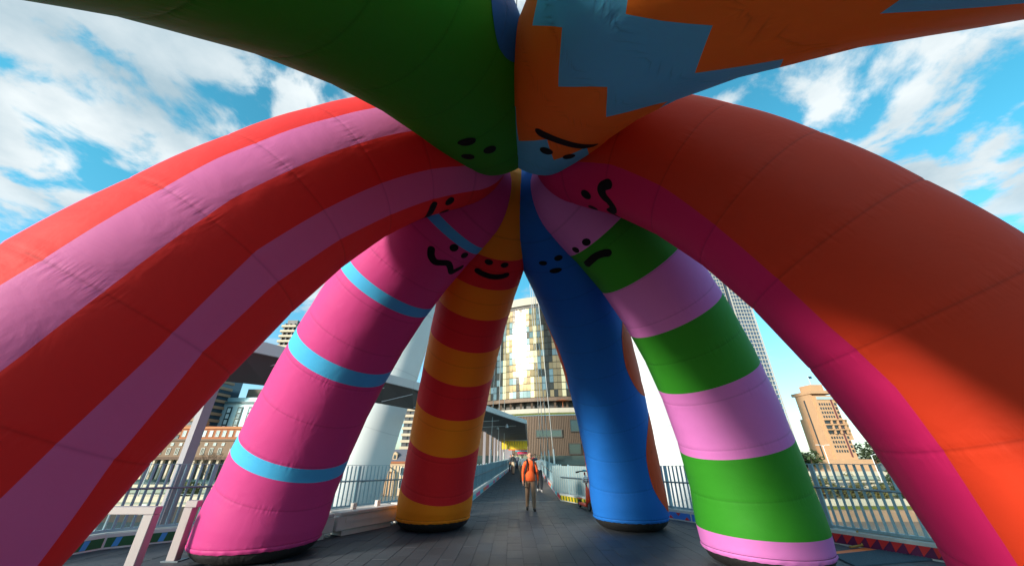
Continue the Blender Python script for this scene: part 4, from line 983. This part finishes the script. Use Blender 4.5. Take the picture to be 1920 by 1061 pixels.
tag(helmet, 'white cycle helmet hanging from the handlebar of the orange scooter', 'helmet')

# ------------------------------------------------------------------ people
SKIN = mat('skin', srgb(206, 150, 120), .6, var=.06); HAIRD = mat('hair_dark', srgb(44, 32, 26), .7, bump=.4, bscale=80)
def person(loc, rz, label, top, legs_m, shoe, hair=HAIRD, skin=SKIN, H=1.75, step=.28, armswing=.25, sleeves=True, shorts=False, bald=False, extras=None, lean=0.0):
    """one continuous skinned body; skin, shirt, trousers and shoes are regions of it; hair and bags are separate parts"""
    e = empty('person', loc, rz); tag(e, label, 'person', 'people on the walkway'); k = H/1.75
    V = []; E = []; Rr = []; Z = []
    def v(x, y, z, r, zone, ry=None): V.append((x*k, y*k, z*k)); Rr.append((r*k, (ry or r)*k)); Z.append(zone); return len(V)-1
    pel = v(0, 0, .95, .155, 'leg', .115); wa = v(0, -.01, 1.10, .135, 'top', .10); ch = v(0, -.015, 1.30, .155, 'top', .11); sh = v(0, 0, 1.43, .105, 'top', .08)
    nk = v(0, -.01, 1.52, .055, 'skin'); hd0 = v(0, -.02, 1.60, .078, 'skin', .088); hd1 = v(0, -.015, 1.68, .080, 'skin', .092); hd2 = v(0, -.005, 1.745, .05, 'skin', .06)
    E += [(pel, wa), (wa, ch), (ch, sh), (sh, nk), (nk, hd0), (hd0, hd1), (hd1, hd2)]
    for s in (-1, 1):
        f = s*step   # y offset of the foot; facing -y
        hip = v(s*.09, 0, .88, .105, 'leg'); kn = v(s*.10, -.5*f-.03, .50, .080, 'leg2'); an = v(s*.10, -f if f > 0 else -f+.02, .10+(.04 if f < 0 else 0), .062, 'leg2'); sole = v(s*.10, -f-.0, .055, .062, 'shoe', .05); toe = v(s*.115, -f-.18, .045, .055, 'shoe', .042)
        E += [(pel, hip), (hip, kn), (kn, an), (an, sole), (sole, toe)]
        a = -s*armswing
        sp = v(s*.185, 0, 1.42, .068, 'top'); el = v(s*.255, -.3*a+.02, 1.15, .050, 'arm'); wr = v(s*.27, -a-.05, .92, .034, 'fore'); pm = v(s*.265, -a-.07, .84, .038, 'skin', .022)
        E += [(sh, sp), (sp, el), (el, wr), (wr, pm)]
        for i, (dx, L) in enumerate(((-.024, .075), (-.008, .088), (.008, .085), (.022, .066))):
            q = v(s*.265+dx*.3, -a-.07+dx, .84-.055, .0095, 'skin'); q2 = v(s*.255+dx*.3, -a-.08+dx, .84-.055-L*.6, .008, 'skin'); E += [(pm, q), (q, q2)]
        th = v(s*.25, -a-.105, .825, .011, 'skin'); th2 = v(s*.243, -a-.125, .79, .009, 'skin'); E += [(pm, th), (th, th2)]
    me = bpy.data.meshes.new('body'); me.from_pydata(V, E, []); o = link('body', me, None, e)
    sk = o.modifiers.new('skin', 'SKIN'); sk.use_smooth_shade = True; o.modifiers.new('sub', 'SUBSURF').levels = 1
    for d, r in zip(me.skin_vertices[0].data, Rr): d.radius = r
    me.skin_vertices[0].data[0].use_root = True
    dg = bpy.context.evaluated_depsgraph_get(); nm = bpy.data.meshes.new_from_object(o.evaluated_get(dg)); o.modifiers.clear(); o.data = nm
    nm.materials.clear()
    for m in (skin, top, legs_m, shoe): nm.materials.append(m)
    zi = {'skin': 0, 'top': 1, 'arm': 1 if sleeves else 0, 'fore': 1 if sleeves == True else 0, 'leg': 2, 'leg2': 0 if shorts else 2, 'shoe': 3}
    VV = [Vector(p) for p in V]
    segs = []
    for a, b in E: segs.append((a, b))
    for f in nm.polygons:
        c = f.center; best = (9, 0)
        for a, b in segs:
            A, B = VV[a], VV[b]; t = max(0, min(1, (c-A).dot(B-A)/max(1e-9, (B-A).length_squared))); d = (c-A.lerp(B, t)).length-(Rr[a][0]*(1-t)+Rr[b][0]*t)
            zn = Z[a] if t < .5 else Z[b]
            if d < best[0]: best = (d, zi[zn])
        if c.z < .99*k and c.z > .86*k and abs(c.x) < .2*k and best[1] == 1 and c.z < .93*k: best = (0, 2)
        f.material_index = best[1]; f.use_smooth = True
    # face and hair
    for s in (-1, 1):
        MB().tube([(s*.032*k, -.108*k, 1.675*k), (s*.032*k, -.100*k, 1.675*k)], .011*k, 8).build('eye', M_blk, e); MB().tube([(s*.083*k, -.01*k, 1.63*k), (s*.086*k, -.008*k, 1.69*k)], .016*k, 6).build('ear', skin, e)
    MB().tube([(0, -.095*k, 1.69*k), (0, -.122*k, 1.645*k)], [.008*k, .016*k], 6).build('nose', skin, e); MB().bar((-.024*k, -.106*k, 1.612*k), (.024*k, -.106*k, 1.612*k), .008*k, .008*k).build('mouth', mat('lips', srgb(150, 80, 74), .6), e)
    if not bald:
        h = MB(); n = 14
        for i in range(6):
            t = math.pi/2*i/5*1.15-.15
            for q in range(n):
                a = 2*math.pi*q/n; fr = .62 if (math.sin(a) < -.35 and i < 3) else 1.0
                h.v.append((.090*k*math.cos(t)*math.cos(a), (.012+.102*fr*math.cos(t)*math.sin(a))*k, (1.69+.085*math.sin(t)+(.03 if fr < 1 else 0))*k))
        for i in range(5):
            for q in range(n): h.f.append((i*n+q, i*n+(q+1) % n, (i+1)*n+(q+1) % n, (i+1)*n+q)); h.mi.append(0)
        h.build('hair', hair, e, smooth=True)
    if extras: extras(e, k)
    return e
C = lambda n, c: mat('cloth_'+n, srgb(*c), .8, var=.15, scale=9, bump=.3, bscale=30)
BOOT = mat('boot', srgb(40, 34, 32), .7)
def backpack(e, k):
    for s in (-1, 1): MB().tube([(s*.10, .10, 1.49), (s*.105, -.03, 1.525), (s*.118, -.145, 1.40), (s*.14, -.145, 1.22), (s*.17, -.02, 1.08)], .028, 6).build('backpack_strap', M_blk, e, smooth=True)
    MB().box(-.16, .16, .12, .30, 1.02, 1.50).build('backpack', M_blk, e, bevel=.04)
    MB().box(-.20, -.085, -.125, -.10, .66, .70).build('knee_pocket', C('pocket', (92, 74, 60)), e)
    # grey beard
    MB().tube([(-.055, -.075, 1.60), (0, -.105, 1.575), (.055, -.075, 1.60)], [.022, .030, .022], 8).build('beard', mat('beard_grey', srgb(176, 140, 118), .9, bump=.5, bscale=90), e, smooth=True)
def hem(c):
    def f(e, k):
        n = 20; b = MB()
        for z, rx, ry in ((1.16, .150, .118), (1.02, .170, .135), (.88, .182, .145), (.865, .165, .13)):
            for q in range(n): b.v.append((rx*math.cos(2*math.pi*q/n), -.01+ry*math.sin(2*math.pi*q/n), z))
        for i in range(3):
            for q in range(n): b.f.append((i*n+q, i*n+(q+1) % n, (i+1)*n+(q+1) % n, (i+1)*n+q)); b.mi.append(0)
        b.build('shirt_hem', c, e, smooth=True)
    return f
OR = C('orange', (255, 104, 44)); KH = C('khaki', (140, 112, 88))
def man_x(e, k): backpack(e, k); hem(OR)(e, k)
person((.63, 13.75, 0), R(3), 'man in bright orange top and khaki trousers with black backpack walking towards us', OR, KH, BOOT, bald=True, H=1.74, step=.16, armswing=.10, extras=man_x)
WH = C('white', (222, 214, 208)); BK = C('black', (34, 36, 42)); GY = C('grey', (96, 100, 108)); NV = C('navy', (34, 44, 70)); SH = C('shorts', (200, 178, 150))
person((1.42, 20.6, 0), R(-4), 'woman in a white top and dark trousers walking just behind the man in orange', WH, BK, C('shoe_white', (210, 208, 204)), hair=mat('hair_fair', srgb(178, 140, 96), .7), H=1.66, step=.22, sleeves=True)
person((.10, 38.5, 0), R(170), 'person in a black shirt and pale shorts on the left of the walkway', BK, SH, BOOT, H=1.78, step=.25, sleeves='half', shorts=True)
person((-.15, 44.0, 0), R(12), 'person in dark clothes farther along the left of the walkway', GY, BK, BOOT, H=1.7, step=.2)
person((.72, 27.5, 0), R(6), 'person in a white shirt left of the man in orange', WH, C('tan', (150, 118, 92)), BOOT, H=1.70, step=.2, sleeves='half')
person((1.13, 25.0, 0), R(2), 'person in a rust orange shirt just behind the man in orange', C('rust', (206, 92, 48)), BK, BOOT, H=1.74, step=.2, sleeves='half')
person((1.75, 29.5, 0), R(-6), 'person in a navy shirt behind the woman in white', NV, BK, BOOT, H=1.72, step=.2)
person((2.3, 42.0, 0), R(3), 'person in red farther along the right of the walkway', PAINT['red'], NV, BOOT, H=1.7, step=.2)
person((.75, 55.0, 0), R(178), 'person in grey far along the walkway', GY, NV, BOOT, H=1.72, step=.2)
